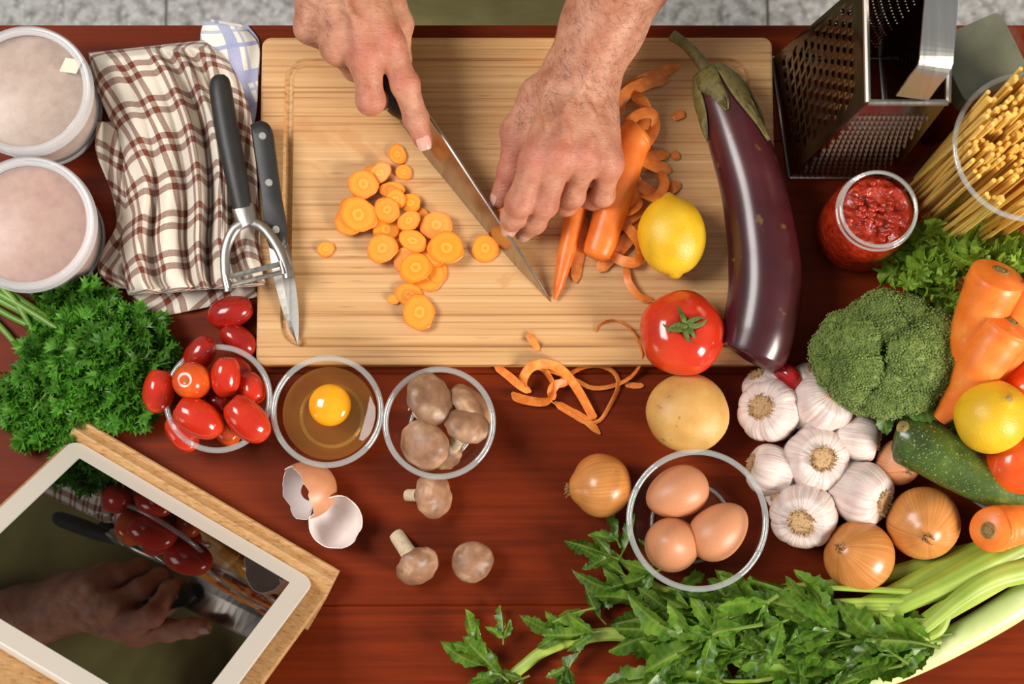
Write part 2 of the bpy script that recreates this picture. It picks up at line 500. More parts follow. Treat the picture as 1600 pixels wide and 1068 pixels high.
# glass
t = Mt('glass'); t.set(col=(1, 1, 1, 1), trans=1.0, rough=0.0, ior=1.47)
def thin_glass(name, tint=(0.96, 0.98, 0.97, 1), haze=0.0, hcol=(0.9, 0.9, 0.9, 1), gl=0.03, base=0.04, refl=0.4):
    t = Mt(name); nt = t.nt; out = nt.nodes['Material Output']; nt.nodes.remove(t.b)
    tr = t.n('ShaderNodeBsdfTransparent'); tr.inputs[0].default_value = tint
    gs = t.n('ShaderNodeBsdfGlossy'); gs.inputs['Roughness'].default_value = gl; gs.inputs['Color'].default_value = (1, 1, 1, 1)
    fr = t.n('ShaderNodeLayerWeight'); fr.inputs['Blend'].default_value = 0.22
    fac = t.math('ADD', t.math('MULTIPLY', t.math('POWER', fr.outputs['Facing'], 4.0), refl), base)
    prev = tr.outputs[0]
    if haze > 0:
        df = t.n('ShaderNodeBsdfDiffuse'); df.inputs[0].default_value = hcol
        m = t.n('ShaderNodeMixShader'); m.inputs[0].default_value = haze
        t.l(prev, m.inputs[1]); t.l(df.outputs[0], m.inputs[2]); prev = m.outputs[0]
    m2 = t.n('ShaderNodeMixShader'); t.l(t.math('MINIMUM', fac, 1.0), m2.inputs[0]); t.l(prev, m2.inputs[1]); t.l(gs.outputs[0], m2.inputs[2])
    t.l(m2.outputs[0], out.inputs['Surface']); return t.m
thin_glass('thin_glass', (0.985, 0.99, 0.985, 1), base=0.012)
thin_glass('glass_rim', (0.93, 0.95, 0.94, 1), 0.20, (0.82, 0.85, 0.82, 1), 0.04, 0.08, 0.6)
thin_glass('oil_fill', (0.62, 0.36, 0.10, 1), 0.10, c(120, 66, 14), 0.05, 0.02)
thin_glass('egg_white', (0.97, 0.82, 0.52, 1), 0.10, c(228, 168, 84), 0.02, 0.02)
thin_glass('lid_plastic', (0.96, 0.96, 0.96, 1), 0.07, (0.80, 0.80, 0.80, 1), 0.25, 0.015)
thin_glass('rim_plastic', (0.95, 0.95, 0.96, 1), 0.32, (0.86, 0.86, 0.86, 1), 0.2, 0.04)
thin_glass('tub_plastic', (0.95, 0.95, 0.96, 1), 0.10, (0.86, 0.86, 0.86, 1), 0.12, 0.03)

# produce
def produce(name, stops, scale, stretch=(1, 1, 1), spots=None, rough=0.35, bump=0.0, bscale=300, bdist=0.0005, dist=0.0, detail=4, vary=0.0, mer=None, **kw):
    t = Mt(name); v = t.merid(*mer) if mer else t.coord('Object', stretch); k = len(stops)
    col = t.ramp(t.noise(v, scale, detail, dist=dist), [(0.28 + 0.44 * i / (k - 1), s_) for i, s_ in enumerate(stops)])
    if spots:
        scol, ssc, lo, hi, st = spots
        col = t.mix(t.ramp(t.noise(t.coord('Object'), ssc, 2), [(lo, (0,) * 3), (hi, (st,) * 3)]), col, scol)
    if vary:
        col = t.mix(1.0, col, t.ramp(t.rnd(), [(0, (1 - vary,) * 3 + (1,)), (1, (1 + vary,) * 3 + (1,))]), 'MULTIPLY')
    t.set(col=col, rough=rough, **kw)
    if bump: t.set(nor=t.bump(t.noise(t.merid(*mer) if mer else t.coord('Object', stretch), bscale, 3), bump, bdist))
    return t.m
produce('carrot', [c(226, 104, 28), c(236, 122, 40), c(242, 140, 58)], 60, (1, 1, 1), (c(248, 172, 104), 160, 0.66, 0.78, 0.4), 0.38, 0.2, 260, vary=0.05, sss=0.08, ssss=0.003)
produce('carrot_scar', [c(112, 88, 44), c(150, 122, 66), c(96, 80, 40)], 240, rough=0.7, bump=0.5)
t = Mt('carrot_slice'); v = t.coord('Object')
ln = t.n('ShaderNodeVectorMath', operation='LENGTH'); mp = t.coord('Object', (1, 1, 0)); t.l(mp, ln.inputs[0])
r_ = t.math('ADD', ln.outputs['Value'], t.math('MULTIPLY', t.noise(v, 300, 3), 0.0035))
col = t.ramp(t.math('DIVIDE', r_, 0.0175), [(0.16, c(238, 148, 38)), (0.34, c(250, 178, 66)), (0.40, c(240, 146, 34)), (0.74, c(248, 158, 44)), (0.9, c(240, 132, 28))])
t.set(col=col, rough=0.38, sss=0.12, sssr=(1, 0.4, 0.1), ssss=0.003, nor=t.bump(t.noise(v, 500, 3), 0.15, 0.0005))
produce('carrot_peel', [c(212, 106, 34), c(228, 128, 48), c(238, 156, 78)], 160, rough=0.45, vary=0.12, sss=0.1, ssss=0.002)
produce('lemon', [c(216, 160, 20), c(228, 178, 30), c(234, 192, 50)], 40, rough=0.38, bump=0.45, bscale=700, bdist=0.0008, sss=0.06, ssss=0.003)
produce('lemon_tip', [c(150, 116, 60), c(190, 160, 100)], 300, rough=0.7)
produce('tomato', [c(186, 38, 14), c(200, 50, 20), c(212, 70, 30)], 26, rough=0.16, coat=0.25, coatr=0.08, sss=0.06, ssss=0.004)
produce('tomato_orange', [c(214, 64, 16), c(226, 84, 24), c(232, 104, 34)], 26, rough=0.2, coat=0.2, sss=0.06, ssss=0.004)
produce('cherry_red', [c(178, 34, 14), c(194, 44, 20), c(206, 64, 30)], 34, rough=0.16, coat=0.25, coatr=0.08, vary=0.08, sss=0.05, ssss=0.004)
produce('cherry_orange', [c(202, 58, 18), c(214, 84, 26), c(224, 112, 38)], 40, rough=0.16, coat=0.25, coatr=0.08, sss=0.05, ssss=0.004)
produce('cherry_dark', [c(138, 20, 14), c(156, 28, 18), c(170, 36, 22)], 34, rough=0.18, coat=0.2, sss=0.05, ssss=0.004)
produce('green_stem', [c(70, 84, 26), c(104, 118, 44), c(62, 76, 24)], 120, rough=0.6, bump=0.4)
produce('tomato_stem', [c(50, 66, 16), c(92, 108, 36), c(40, 52, 14)], 160, rough=0.55, bump=0.3)
produce('eggplant', [c(50, 16, 20), c(64, 22, 28), c(80, 31, 36)], 14, (1, 1, 0.6), (c(150, 120, 50), 60, 0.66, 0.72, 0.35), 0.28, coat=0.2, coatr=0.16)
produce('calyx', [c(72, 66, 30), c(112, 100, 48), c(60, 48, 30)], 120, rough=0.6, bump=0.5)
produce('potato', [c(196, 142, 70), c(208, 158, 86), c(216, 172, 102)], 45, (1, 1, 1), (c(150, 98, 46), 150, 0.66, 0.72, 0.75), 0.5, 0.3, 400)
produce('onion', [c(182, 108, 50), c(198, 128, 64), c(210, 146, 82)], 1.0, mer=(15, 12), rough=0.3, bump=0.12, bscale=2.0, coat=0.1, vary=0.05)
produce('onion_root', [c(110, 76, 46), c(168, 126, 84), c(84, 56, 34)], 500, rough=0.85, bump=0.6)
produce('onion_skin', [c(196, 124, 78), c(214, 150, 106), c(180, 104, 62)], 1.0, mer=(6, 20), rough=0.45, bump=0.4, bscale=3.0)
produce('garlic', [c(196, 168, 162), c(222, 203, 194), c(230, 216, 206)], 1.0, mer=(7, .6), spots=(c(206, 164, 160), 1.6, 0.50, 0.72, 0.5), rough=0.42, bump=0.25, bscale=2.0, bdist=.02, sss=0.05, ssss=0.003)
produce('garlic_root', [c(150, 112, 72), c(196, 160, 116), c(126, 90, 56)], 600, rough=0.9, bump=0.7)
produce('egg_shell', [c(194, 124, 84), c(202, 136, 96), c(210, 148, 110)], 60, rough=0.4, bump=0.12, bscale=1400, vary=0.03, sss=0.05, ssss=0.003)
produce('egg_inside', [c(226, 214, 210), c(234, 226, 222)], 60, rough=0.5)
produce('mushroom_cap', [c(104, 70, 48), c(146, 106, 78), c(180, 142, 110)], 45, (1, 1, 1), (c(206, 178, 146), 90, 0.60, 0.78, 0.45), 0.45, 0.5, 260, vary=0.22)
produce('mushroom_stem', [c(196, 168, 132), c(220, 200, 168), c(180, 148, 110)], 150, rough=0.7, bump=0.3)
produce('gills', [c(150, 110, 80), c(196, 164, 128)], 1.0, (500, 500, 20), None, 0.8)
produce('chilli', [c(150, 14, 18), c(176, 24, 24)], 60, rough=0.15, coat=0.4)
produce('broccoli_bud', [c(78, 100, 42), c(108, 128, 58), c(136, 150, 78)], 3, rough=0.7, vary=0.12)
produce('broccoli_stem', [c(120, 150, 70), c(150, 176, 96)], 60, rough=0.5)
produce('zucchini', [c(42, 58, 22), c(68, 88, 32), c(106, 124, 50)], 26, spots=(c(170, 180, 104), 620, 0.61, 0.68, 0.6), rough=0.30, coat=0.2, coatr=0.15)
produce('zucchini_end', [c(128, 100, 58), c(170, 140, 86)], 260, rough=0.8)
def leafmat(name, stops, scale, vein=0.0, rough=0.42, vary=0.15):
    t = Mt(name); k = len(stops)
    col = t.ramp(t.noise(t.coord('Object'), scale, 3), [(0.28 + 0.44 * i / (k - 1), s_) for i, s_ in enumerate(stops)])
    col = t.mix(1.0, col, t.ramp(t.rnd(), [(0, (1 - vary,) * 3 + (1,)), (1, (1 + vary,) * 3 + (1,))]), 'MULTIPLY')
    if vein:
        col = t.mix(t.math('MULTIPLY', t.attr('vein'), vein), col, c(168, 186, 92))
    t.set(col=col, rough=rough, spec=0.4)
    tr = t.n('ShaderNodeBsdfTranslucent'); t.l(col, tr.inputs[0])
    m = t.n('ShaderNodeMixShader'); m.inputs[0].default_value = 0.28
    t.l(t.b.outputs[0], m.inputs[1]); t.l(tr.outputs[0], m.inputs[2])
    t.l(m.outputs[0], t.nt.nodes['Material Output'].inputs['Surface'])
    return t.m
leafmat('parsley_leaf', [c(52, 106, 26), c(84, 144, 40), c(120, 172, 62)], 2.2, vary=.4)
leafmat('celery_leaf', [c(48, 84, 18), c(78, 118, 28), c(116, 148, 48)], 2.5, 0.5, rough=.35, vary=.38)
leafmat('lettuce_leaf', [c(104, 146, 34), c(138, 174, 52), c(170, 196, 84)], 3, 0.5)
leafmat('broccoli_leaf', [c(70, 116, 44), c(98, 142, 62)], 60, 0.8)
produce('parsley_stem', [c(88, 130, 40), c(122, 160, 62)], 60, rough=0.4)
produce('celery_stalk', [c(126, 152, 50), c(148, 170, 64), c(170, 186, 84)], 14, rough=0.35)
produce('leek', [c(186, 200, 120), c(208, 214, 152), c(222, 224, 176)], 12, rough=0.35)
produce('leek_green', [c(30, 66, 34), c(48, 92, 46), c(70, 116, 60)], 1.0, (110, 110, 8), rough=0.4)
produce('spaghetti', [c(236, 186, 84), c(246, 208, 116)], 60, rough=0.4, vary=0.15, sss=0.1, ssss=0.002)
produce('sauce', [c(130, 22, 8), c(168, 40, 16), c(192, 66, 32)], 170, rough=0.22, bump=0.9, bscale=240, bdist=0.002, coat=0.3)
produce('powder_pink', [c(172, 118, 96), c(188, 136, 112), c(198, 150, 126)], 90, rough=0.95, bump=0.3, bscale=240, bdist=0.001)
produce('powder_grey', [c(172, 138, 116), c(190, 158, 136), c(200, 172, 152)], 90, rough=0.95, bump=0.3, bscale=300, bdist=0.001)
produce('oats', [c(176, 138, 92), c(200, 164, 118), c(214, 182, 140)], 220, rough=0.9, bump=0.6, bscale=240, bdist=0.001)
simple('paper_tape', [c(232, 214, 194)], rough=0.8)
simple('yolk', [c(246, 158, 14), c(250, 172, 26)], 60, rough=0.12, coat=0.4, sss=0.1, ssss=0.004)
simple('painted_oil_sheen', [c(112, 112, 92), c(138, 138, 114)], 40, rough=0.3)  # grey-green reflection on the oil's surface, painted as opaque colour
simple('tablet_white', [c(214, 206, 194)], rough=0.3, coat=0.2)
simple('tablet_screen', [c(6, 6, 6)], rough=0.02, spec=0.9, coat=1.0, coatr=0.0)
simple('tablet_back', [c(150, 150, 150)], rough=0.35, metal=0.8)
G = MATS
# ---------------------------------------------------------------- floor and table
FZ = -0.86
fl = part('floor', box(-2.2, 2.2, -1.6, 2.6, FZ - 0.05, FZ - 0.004), G['grout'], smooth=False)
tag(fl, 'grey and white speckled stone tile floor beyond the table', kind='structure')
tile = rawmesh('floor_tile', box(-0.398, 0.398, -0.398, 0.398, -0.004, 0.0), G['terrazzo'], False)
for i in range(5):
    for j in range(5):
        o = part('floor_tile', tile, None, fl)
        o.location = (-0.86 - 0.8 + 0.8 * i, -1.0 + 0.8 * j, FZ)

tag(part('wall_back', box(-2.2, 2.2, 2.6, 2.65, FZ - 0.05, 1.7), simple('wall_paint', [c(214, 210, 202)], rough=0.9), smooth=False), 'pale plain wall behind the cook', kind='structure')
Yt = [P(800, y, 0)[1] for y in (1330, 945, 583, 221, 39)]
tb = thing('table', 'dark reddish brown wooden table made of wide planks', 'table', (0, 0, FZ))
for y0, y1 in zip(Yt[:-1], Yt[1:]):
    part('plank', box(-0.64, 0.64, y0, y1, -FZ - 0.028, -FZ, 0.0012), G['table_wood'], tb, False)
ym0, ym1 = Yt[0], Yt[-1]
for ya in (ym0 + 0.03, ym1 - 0.05):
    part('apron', box(-0.58, 0.58, ya, ya + 0.02, -FZ - 0.11, -FZ - 0.028), G['table_wood'], tb, False)
for xa in (-0.58, 0.53):
    for ya in (ym0 + 0.03, ym1 - 0.08):
        part('leg', box(xa, xa + 0.05, ya, ya + 0.05, 0, -FZ - 0.028), G['table_wood'], tb, False)

# ---------------------------------------------------------------- cutting board
BT = 0.016                                            # board top above the table
bl = PP([(408, 58, BT), (1206, 58, BT), (1217, 570, BT), (401, 570, BT)])
bc = bl.mean(0); bw = (np.linalg.norm(bl[1] - bl[0]) + np.linalg.norm(bl[2] - bl[3])) / 2; bh = (np.linalg.norm(bl[3] - bl[0]) + np.linalg.norm(bl[2] - bl[1])) / 2
brot = Quaternion((0, 0, 1), math.atan2(*(bl[1] - bl[0])[[1, 0]]) * 0.5)
board = thing('cutting_board', 'large bamboo cutting board with juice groove under the cook\'s hands', 'cutting board', (bc[0], bc[1], 0.0002), brot)
hw, hh_ = bw / 2, bh / 2
o0 = rrect(-hw, hw, -hh_, hh_, 0.008, 6)
gx0, gx1, gy0, gy1 = -hw + 0.0235, hw - 0.0235, -hh_ + 0.019, hh_ - 0.022
g0 = rrect(gx0, gx1, gy0, gy1, 0.014, 6)
def gl_(d, z): return lz(inset(g0, d), z)
part('board_body', loops([lz(inset(o0, 0.0015), 0), lz(o0, 0.0015), lz(o0, BT - 0.002), lz(inset(o0, 0.0006), BT - 0.0006), lz(inset(o0, 0.002), BT),
      gl_(-0.0042, BT), gl_(-0.0034, BT - 0.0008), gl_(-0.0020, BT - 0.0026), gl_(0, BT - 0.0032), gl_(0.0020, BT - 0.0026), gl_(0.0034, BT - 0.0008), gl_(0.0042, BT)]),
     G['bamboo'], board, False)
# ---------------------------------------------------------------- the cook: arms, hands, shirt
def mm(px, py, z): return P(px, py, z / 1000.0)
def hand(fingers, metac, wrist, arm, thumb, extra, h, bones_red, veins=()):
    pts = [p for f in fingers for p, r in f] + [p for p, r in thumb] + [p for p, r in arm]
    lo = np.min(pts, 0) - 0.045; hi = np.max(pts, 0) + 0.045
    fd = Field(lo, hi, h)
    palm = fd.new()
    for (a, ra, b, rb) in metac: fd.cone(palm, a, b, ra, rb, 0.012)
    for (p, r), (q, s_) in zip(arm[:-1], arm[1:]): fd.cone(palm, p, q, r, s_, 0.012)
    for (a, ra, b, rb, k) in extra: fd.cone(palm, a, b, ra, rb, k)
    fing = fd.new()
    for f in fingers + [thumb]:
        F = fd.new()
        for (p, r), (q, s_) in zip(f[:-1], f[1:]): fd.cone(F, p, q, r, s_, 0.003)
        for (p, r) in f[1:-1]: fd.cone(F, p, p + 1e-5, r * 1.04, r * 1.04, 0.004)   # joints a little fuller
        fing = Field.smin(fing, F, 0.0012)
    Fall = Field.smin(palm, fing, 0.009)
    for q in veins:                                    # veins lie on the skin
        q = spline(q, 3 * len(q)); w = []
        for p in q:
            i = np.clip(np.round((p - fd.lo) / h).astype(int), 0, fd.n - 1)
            col = np.argwhere(Fall[i[0], i[1], :] < 0).ravel()
            if len(col): w.append(np.array([p[0], p[1], fd.ax[2][col[-1]] - 0.0006]))
        for a, b in zip(w[:-1], w[1:]): fd.cone(Fall, a, b, 0.0014, 0.0014, 0.004)
    V, Q = fd.mesh(Fall)
    red = np.zeros(len(V))
    for p, rr in bones_red: red = np.maximum(red, np.exp(-(np.linalg.norm(V - p, axis=1) / rr) ** 2))
    return V, Q, red
def J(*l): return [(mm(x, y, z), r / 1000.0) for x, y, z, r in l]

# hand with the knife (left in the picture), index finger stretched along the spine
ri = J((607, 68, 92, 11.5), (633, 132, 78, 10.8), (650, 185, 67, 9.4), (660, 217, 60, 7.8))
rm = J((572, 92, 92, 12.0), (579, 157, 76, 10.8), (594, 152, 46, 9.5), (618, 128, 34, 8.2))
rr_ = J((527, 74, 86, 11.5), (556, 106, 58, 10.2), (580, 112, 38, 9.0), (600, 98, 34, 8.0))
rp = J((484, 44, 78, 10.5), (522, 70, 54, 9.0), (548, 78, 38, 8.0), (566, 68, 36, 7.2))
rt = J((596, -40, 84, 14.0), (622, 38, 74, 11.5), (622, 92, 56, 10.0), (628, 132, 46, 8.0))
rw = mm(505, -130, 106)
ra_arm = [(rw, 0.030), (mm(478, -205, 128), 0.032), (mm(430, -330, 165), 0.040), (mm(395, -420, 190), 0.043)]
meta = []
for f, dx, r0 in ((ri, 22, 15), (rm, 8, 15), (rr_, -8, 14.5), (rp, -24, 13.5)):
    meta.append((rw + np.array([dx / 1900, 0, -0.002]), r0 / 1000, f[0][0], f[0][1] + 0.0012))
ex = [(rw + np.array([0.008, -0.01, -0.022]), 0.017, mm(585, 60, 64), 0.016, 0.012), (rw + np.array([-0.008, -0.01, -0.02]), 0.016, mm(510, 40, 62), 0.015, 0.012)]
for f, zz in ((ri, 1), (rm, 1), (rr_, 1), (rp, 1)):     # tendons on the back of the hand and the knuckles
    k = f[0][0]; ex.append((rw * 0.45 + k * 0.55 + np.array([0, 0, 0.0125]), 0.0030, k + np.array([0, 0.004, 0.0095]), 0.0042, 0.007))
vn = [PP([(470, -20, .104), (500, 5, .1065), (530, 10, .108), (560, 30, .109)]), PP([(545, -60, .119), (540, -10, .1125), (555, 40, .107)])]
RH = hand([ri, rm, rr_, rp], meta, rw, ra_arm, rt, ex, 0.0013,
          [(ri[0][0] + [0, 0, .01], .013), (rm[0][0] + [0, 0, .01], .016), (rm[1][0], .014), (ri[1][0] + [0, 0, .008], .009), (ri[3][0], .012)], vn)

# hand holding the carrot (right in the picture), fingers bent in a claw
li = J((838, 252, 86, 11.8), (812, 316, 72, 10.8), (802, 338, 54, 9.4), (797, 352, 42, 8.0))
lm = J((872, 246, 92, 12.0), (850, 318, 68, 10.8), (834, 346, 46, 9.6), (822, 359, 31, 8.0))
lr = J((913, 246, 88, 11.5), (893, 305, 58, 10.2), (884, 318, 42, 9.2), (876, 322, 33, 7.8))
lp = J((950, 256, 78, 10.4), (942, 304, 50, 9.0), (928, 311, 39, 8.2), (916, 313, 34, 7.0))
lt = J((842, 150, 64, 14.5), (808, 206, 58, 11.6), (799, 268, 46, 10.6), (781, 311, 36, 8.4))
lw = mm(912, 104, 80)
la_arm = [(lw, 0.029), (mm(942, 40, 92), 0.0315), (mm(985, -60, 118), 0.038), (mm(1060, -230, 165), 0.044), (mm(1090, -300, 180), 0.045)]
meta = []
for f, dx, r0 in ((li, -24, 14.5), (lm, -8, 15), (lr, 9, 14.5), (lp, 24, 13.5)):
    meta.append((lw + np.array([dx / 1900, dx / 7000, -0.001]), r0 / 1000, f[0][0], f[0][1] + 0.0012))
ex = [(lw + np.array([-0.01, -0.01, -0.02]), 0.016, mm(850, 215, 56), 0.016, 0.012), (lw + np.array([0.012, -0.01, -0.018]), 0.016, mm(935, 225, 54), 0.015, 0.012),
      (lt[0][0], 0.014, lw, 0.016, 0.014), (lt[1][0], 0.0105, mm(848, 225, 66), 0.009, 0.010)]
for f in (li, lm, lr, lp):
    k = f[0][0]; ex.append((lw * 0.5 + k * 0.5 + np.array([0, 0, 0.0128]), 0.0030, k + np.array([0, 0.003, 0.0095]), 0.0045, 0.007))
vn = [PP([(925, 95, .1105), (905, 140, .107), (880, 175, .105), (888, 215, .106)]), PP([(905, 140, .107), (930, 185, .1035), (925, 225, .102)]), PP([(860, 120, .101), (850, 165, .098), (858, 205, .1)])]
LH = hand([li, lm, lr, lp], meta, lw, la_arm, lt, ex, 0.0013,
          [(li[0][0] + [0, 0, .01], .015), (lm[0][0] + [0, 0, .01], .014), (lr[0][0] + [0, 0, .01], .012), (lp[0][0], .014), (lt[2][0], .03), (li[1][0], .012), (lm[1][0], .012)], vn)

# upper arms, trunk, neck and head: same skin, continuous with the forearms
TY = 0.475
sh_l, sh_r = np.array([-0.215, TY + 0.03, 0.40]), np.array([0.175, TY + 0.03, 0.40])
fd = Field((-0.42, 0.25, -0.42), (0.40, 0.70, 0.74), 0.012)
B = fd.new()
cx = -0.02
bf = (np.array([0, 1.0, 0]), 1.45)
fd.cone(B, (cx, TY, -0.34), (cx, TY, 0.0), 0.150, 0.148, 0.03, bf); fd.cone(B, (cx, TY, 0.0), (cx, TY + 0.02, 0.30), 0.148, 0.165, 0.05, bf)
fd.cone(B, sh_l, sh_r, 0.060, 0.060, 0.06); fd.cone(B, (cx, TY + 0.02, 0.38), (cx, TY, 0.52), 0.058, 0.052, 0.03)
fd.cone(B, (cx, TY - 0.02, 0.60), (cx, TY - 0.035, 0.56), 0.082, 0.070, 0.03)
fd.cone(B, (cx, TY - 0.105, 0.575), (cx, TY - 0.118, 0.56), 0.010, 0.013, 0.015)
for s_ in (-1, 1): fd.cone(B, (cx + s_ * 0.082, TY - 0.02, 0.60), (cx + s_ * 0.085, TY - 0.015, 0.575), 0.016, 0.012, 0.006)
for sh, arm in ((sh_l, ra_arm), (sh_r, la_arm)): fd.cone(B, sh, arm[-1][0], 0.054, 0.046, 0.03)
BV, BQ = fd.mesh(B)
V = np.concatenate([RH[0], LH[0], BV]); n1, n2 = len(RH[0]), len(LH[0])
Q = np.concatenate([RH[1], LH[1] + n1, BQ + n1 + n2]); red = np.concatenate([RH[2], LH[2], np.zeros(len(BV))])
proot = np.array([cx, TY, FZ])
person = thing('person', 'cook in an olive green shirt holding a knife and steadying a carrot', 'person', proot)
body = part('body', (V - proot, Q.tolist()), G['skin'], person, attr={'red': red})

# legs down to the floor, trousers
for s_ in (-1, 1):
    part('trouser_leg', tube(np.array([(s_ * 0.085, 0.01, 0.62), (s_ * 0.095, 0.0, 0.45), (s_ * 0.10, 0.02, 0.05)]), [0.092, 0.075, 0.055], 16), G['shirt'], person)
    part('shoe', tube(np.array([(s_ * 0.10, 0.08, 0.035), (s_ * 0.10, 0.03, 0.04), (s_ * 0.105, -0.08, 0.035), (s_ * 0.11, -0.15, 0.025)]), [0.03, 0.042, 0.04, 0.022], 14), G['black_plastic'], person)
# shirt: follows the trunk and upper arms, gathered into folds, sleeves pushed up over the elbows
fs = Field((-0.46, 0.20, -0.46), (0.44, 0.72, 0.52), 0.010)
S_ = fs.new()
fs.cone(S_, (cx, TY, -0.36), (cx, TY, 0.0), 0.178, 0.176, 0.03, bf); fs.cone(S_, (cx, TY, 0.0), (cx, TY + 0.02, 0.30), 0.176, 0.180, 0.05, bf)
fs.cone(S_, (cx + 0.02, TY - 0.085, -0.02), (cx + 0.03, TY - 0.075, 0.10), 0.085, 0.075, 0.05)
fs.cone(S_, sh_l, sh_r, 0.071, 0.071, 0.06)
for sh, arm in ((sh_l, ra_arm), (sh_r, la_arm)): fs.cone(S_, sh, sh * 0.12 + arm[-1][0] * 0.88 + np.array([0, 0, 0.004]), 0.068, 0.062, 0.03)
SV, SQ = fs.mesh(S_)
SV = SV + np.stack([0 * SV[:, 0], -0.008 * vnoise(SV, 14, 2) - 0.006 * np.abs(vnoise(SV * [3, 1, 1], 12, 5)), 0 * SV[:, 0]], 1)
part('shirt', (SV - proot, SQ.tolist()), G['shirt'], person)
part('hair', move(lump((sphere(24, 14)[0] * [0.092, 0.098, 0.075] , sphere(24, 14)[1]), 0.006, 60, 1), np.array([0, 0.012, 0.635 - FZ])), G['arm_hair'], person)

# finger nails: small curved plates on the last joint
def nail(f, up, w, l, back=0.0):
    a, b = f[-2][0], f[-1][0]; r = f[-1][1]
    d = nrm(b - a); u = nrm(np.asarray(up) - d * np.dot(up, d)); s_ = np.cross(d, u)
    V, F = [], []
    for i in range(6):
        y = -0.5 + i / 5
        for j in range(7):
            x = -1 + 2 * j / 6
            ww = w * (1 - 0.25 * abs(2 * y) ** 3)
            ang = x * ww / r * 0.5
            cen = b + d * (y * l + back + r * 0.25)
            rr = r * (1.03 if i < 5 else 1.0) * (1 - 0.10 * max(0, y))
            V.append(cen + (u * math.cos(ang) + s_ * math.sin(ang)) * rr)
    for i in range(5):
        for j in range(6): F.append((i * 7 + j, i * 7 + j + 1, (i + 1) * 7 + j + 1, (i + 1) * 7 + j))
    V = np.array(V); n_ = len(V)
    V2 = np.vstack([V, V - u * 0.0012]); F2 = F + [tuple(k + n_ for k in q[::-1]) for q in F]
    part('fingernail', (V2 - proot, F2), G['nail'], body)
nail(ri, (0.05, -0.1, 1), 0.0125, 0.0125); nail(li, (-0.1, -0.7, 0.7), 0.0125, 0.0115, -0.001)
nail(lm, (-0.1, -0.6, 0.7), 0.0125, 0.0115); nail(lt, (-1, 0.1, 0.5), 0.014, 0.013)
# fine dark hairs on the forearms and the backs of the hands
def hairs(H, keep, n, seed):
    V, Q = H[0], H[1]
    e1, e2 = V[Q[:, 2]] - V[Q[:, 0]], V[Q[:, 3]] - V[Q[:, 1]]
    N = np.cross(e1, e2); N /= np.linalg.norm(N, axis=1)[:, None] + 1e-12
    C = V[Q].mean(1)
    m = np.argwhere(keep(C) & (N[:, 2] > -0.2)).ravel()
    r = np.random.RandomState(seed); m = r.choice(m, n)
    out, F = [], []
    for i in m:
        p, n_ = C[i], N[i]
        t_ = nrm(np.array([r.normal(0, .5) + 0.3, -0.8 + r.normal(0, .5), r.normal(0, .2)])); t_ = nrm(t_ - n_ * t_.dot(n_))
        s_ = np.cross(n_, t_); L = r.uniform(0.003, 0.008); b = len(out); w = 0.000085
        for k in range(3):
            u = k / 2; q = p + t_ * L * u + n_ * (0.0002 + 0.0022 * u * (1.5 - u) * (L / .007)) + s_ * 0.001 * u * u
            out += [q - s_ * w * (1 - .6 * u), q + s_ * w * (1 - .6 * u)]
        F += [(b, b + 1, b + 3, b + 2), (b + 2, b + 3, b + 5, b + 4)]
    return np.array(out), F
yl = P(800, 185, .09)[1]; yr = P(800, 75, .09)[1]
hv = join([hairs(LH, lambda C: C[:, 1] > yl, 2600, 1), hairs(RH, lambda C: (C[:, 1] > yr) & (C[:, 0] < P(520, 0, .1)[0]), 620, 2)])
tag(part('arm_hair', (hv[0] - proot, hv[1]), G['arm_hair'], body), kind='stuff')
# ---------------------------------------------------------------- knives, peeler, grater
def local(root_loc, vf): return np.asarray(vf[0], float) - np.asarray(root_loc, float), vf[1]
# chef's knife: blade leans, edge on the board, spine under the index finger
sp = spline([(640, 138, .049), (690, 210, .0485), (740, 286, .0470), (790, 361, .0425), (832, 425, .032), (860, 470, .0172)], 26)
ed = spline([(612, 172, .0168), (662, 241, .0166), (704, 292, .0166), (752, 352, .0167), (806, 416, .0169), (860, 471, .0171)], 26)
A = PP(sp); E = PP(ed)
kr = A[0] * [1, 1, 0]
nx = nrm(np.cross(A[12] - A[0], E[5] - A[5]));
if nx[2] < 0: nx = -nx
rows = []
for a, e in zip(A, E):
    th = 0.0013 * (0.35 + 0.65 * np.linalg.norm(a - e) / 0.045)
    m = a * 0.35 + e * 0.65
    rows.append([a + nx * th, m + nx * th * 0.75, e, m - nx * th * 0.75, a - nx * th])
chef = thing('chef_knife', 'long chef\'s knife with steel blade and black riveted handle held in the cook\'s fist', 'knife', kr)
part('blade', local(kr, loops(rows)), G['blade_steel'], chef, False)
part('spine', local(kr, tube(A[:-1] + np.array([0, 0, .0002]), np.linspace(.0019, .0008, len(A) - 1), 8)), G['satin_steel'], chef)
kd = nrm(A[0] - A[8]); hc = A[0] * 0.62 + E[0] * 0.38
hp = PP(spline([(630, 176, .034), (614, 158, .046), (600, 130, .054), (586, 98, .057), (568, 55, .058), (552, 20, .058)], 24))
hv, hf = tube(hp, np.interp(np.linspace(0, 1, 24), [0, .1, .5, .9, 1], [.0085, .0105, .0112, .012, .009]), 20, ell=(1, .8))
part('handle', local(kr, (hv, hf)), G['black_plastic'], chef)
rvm = lathe([(0, 0.0008), (0.0028, 0.0007), (0.0032, 0), (0.0032, -0.001), (0, -0.001)], 14)
for k_ in (3, 11, 18):
    o = part('rivet', rvm, G['rivet'], chef); place(o, hp[k_] + nrm([-0.75, -0.2, 0.65]) * 0.0102 - kr, aim((-0.75, -0.2, 0.65)))

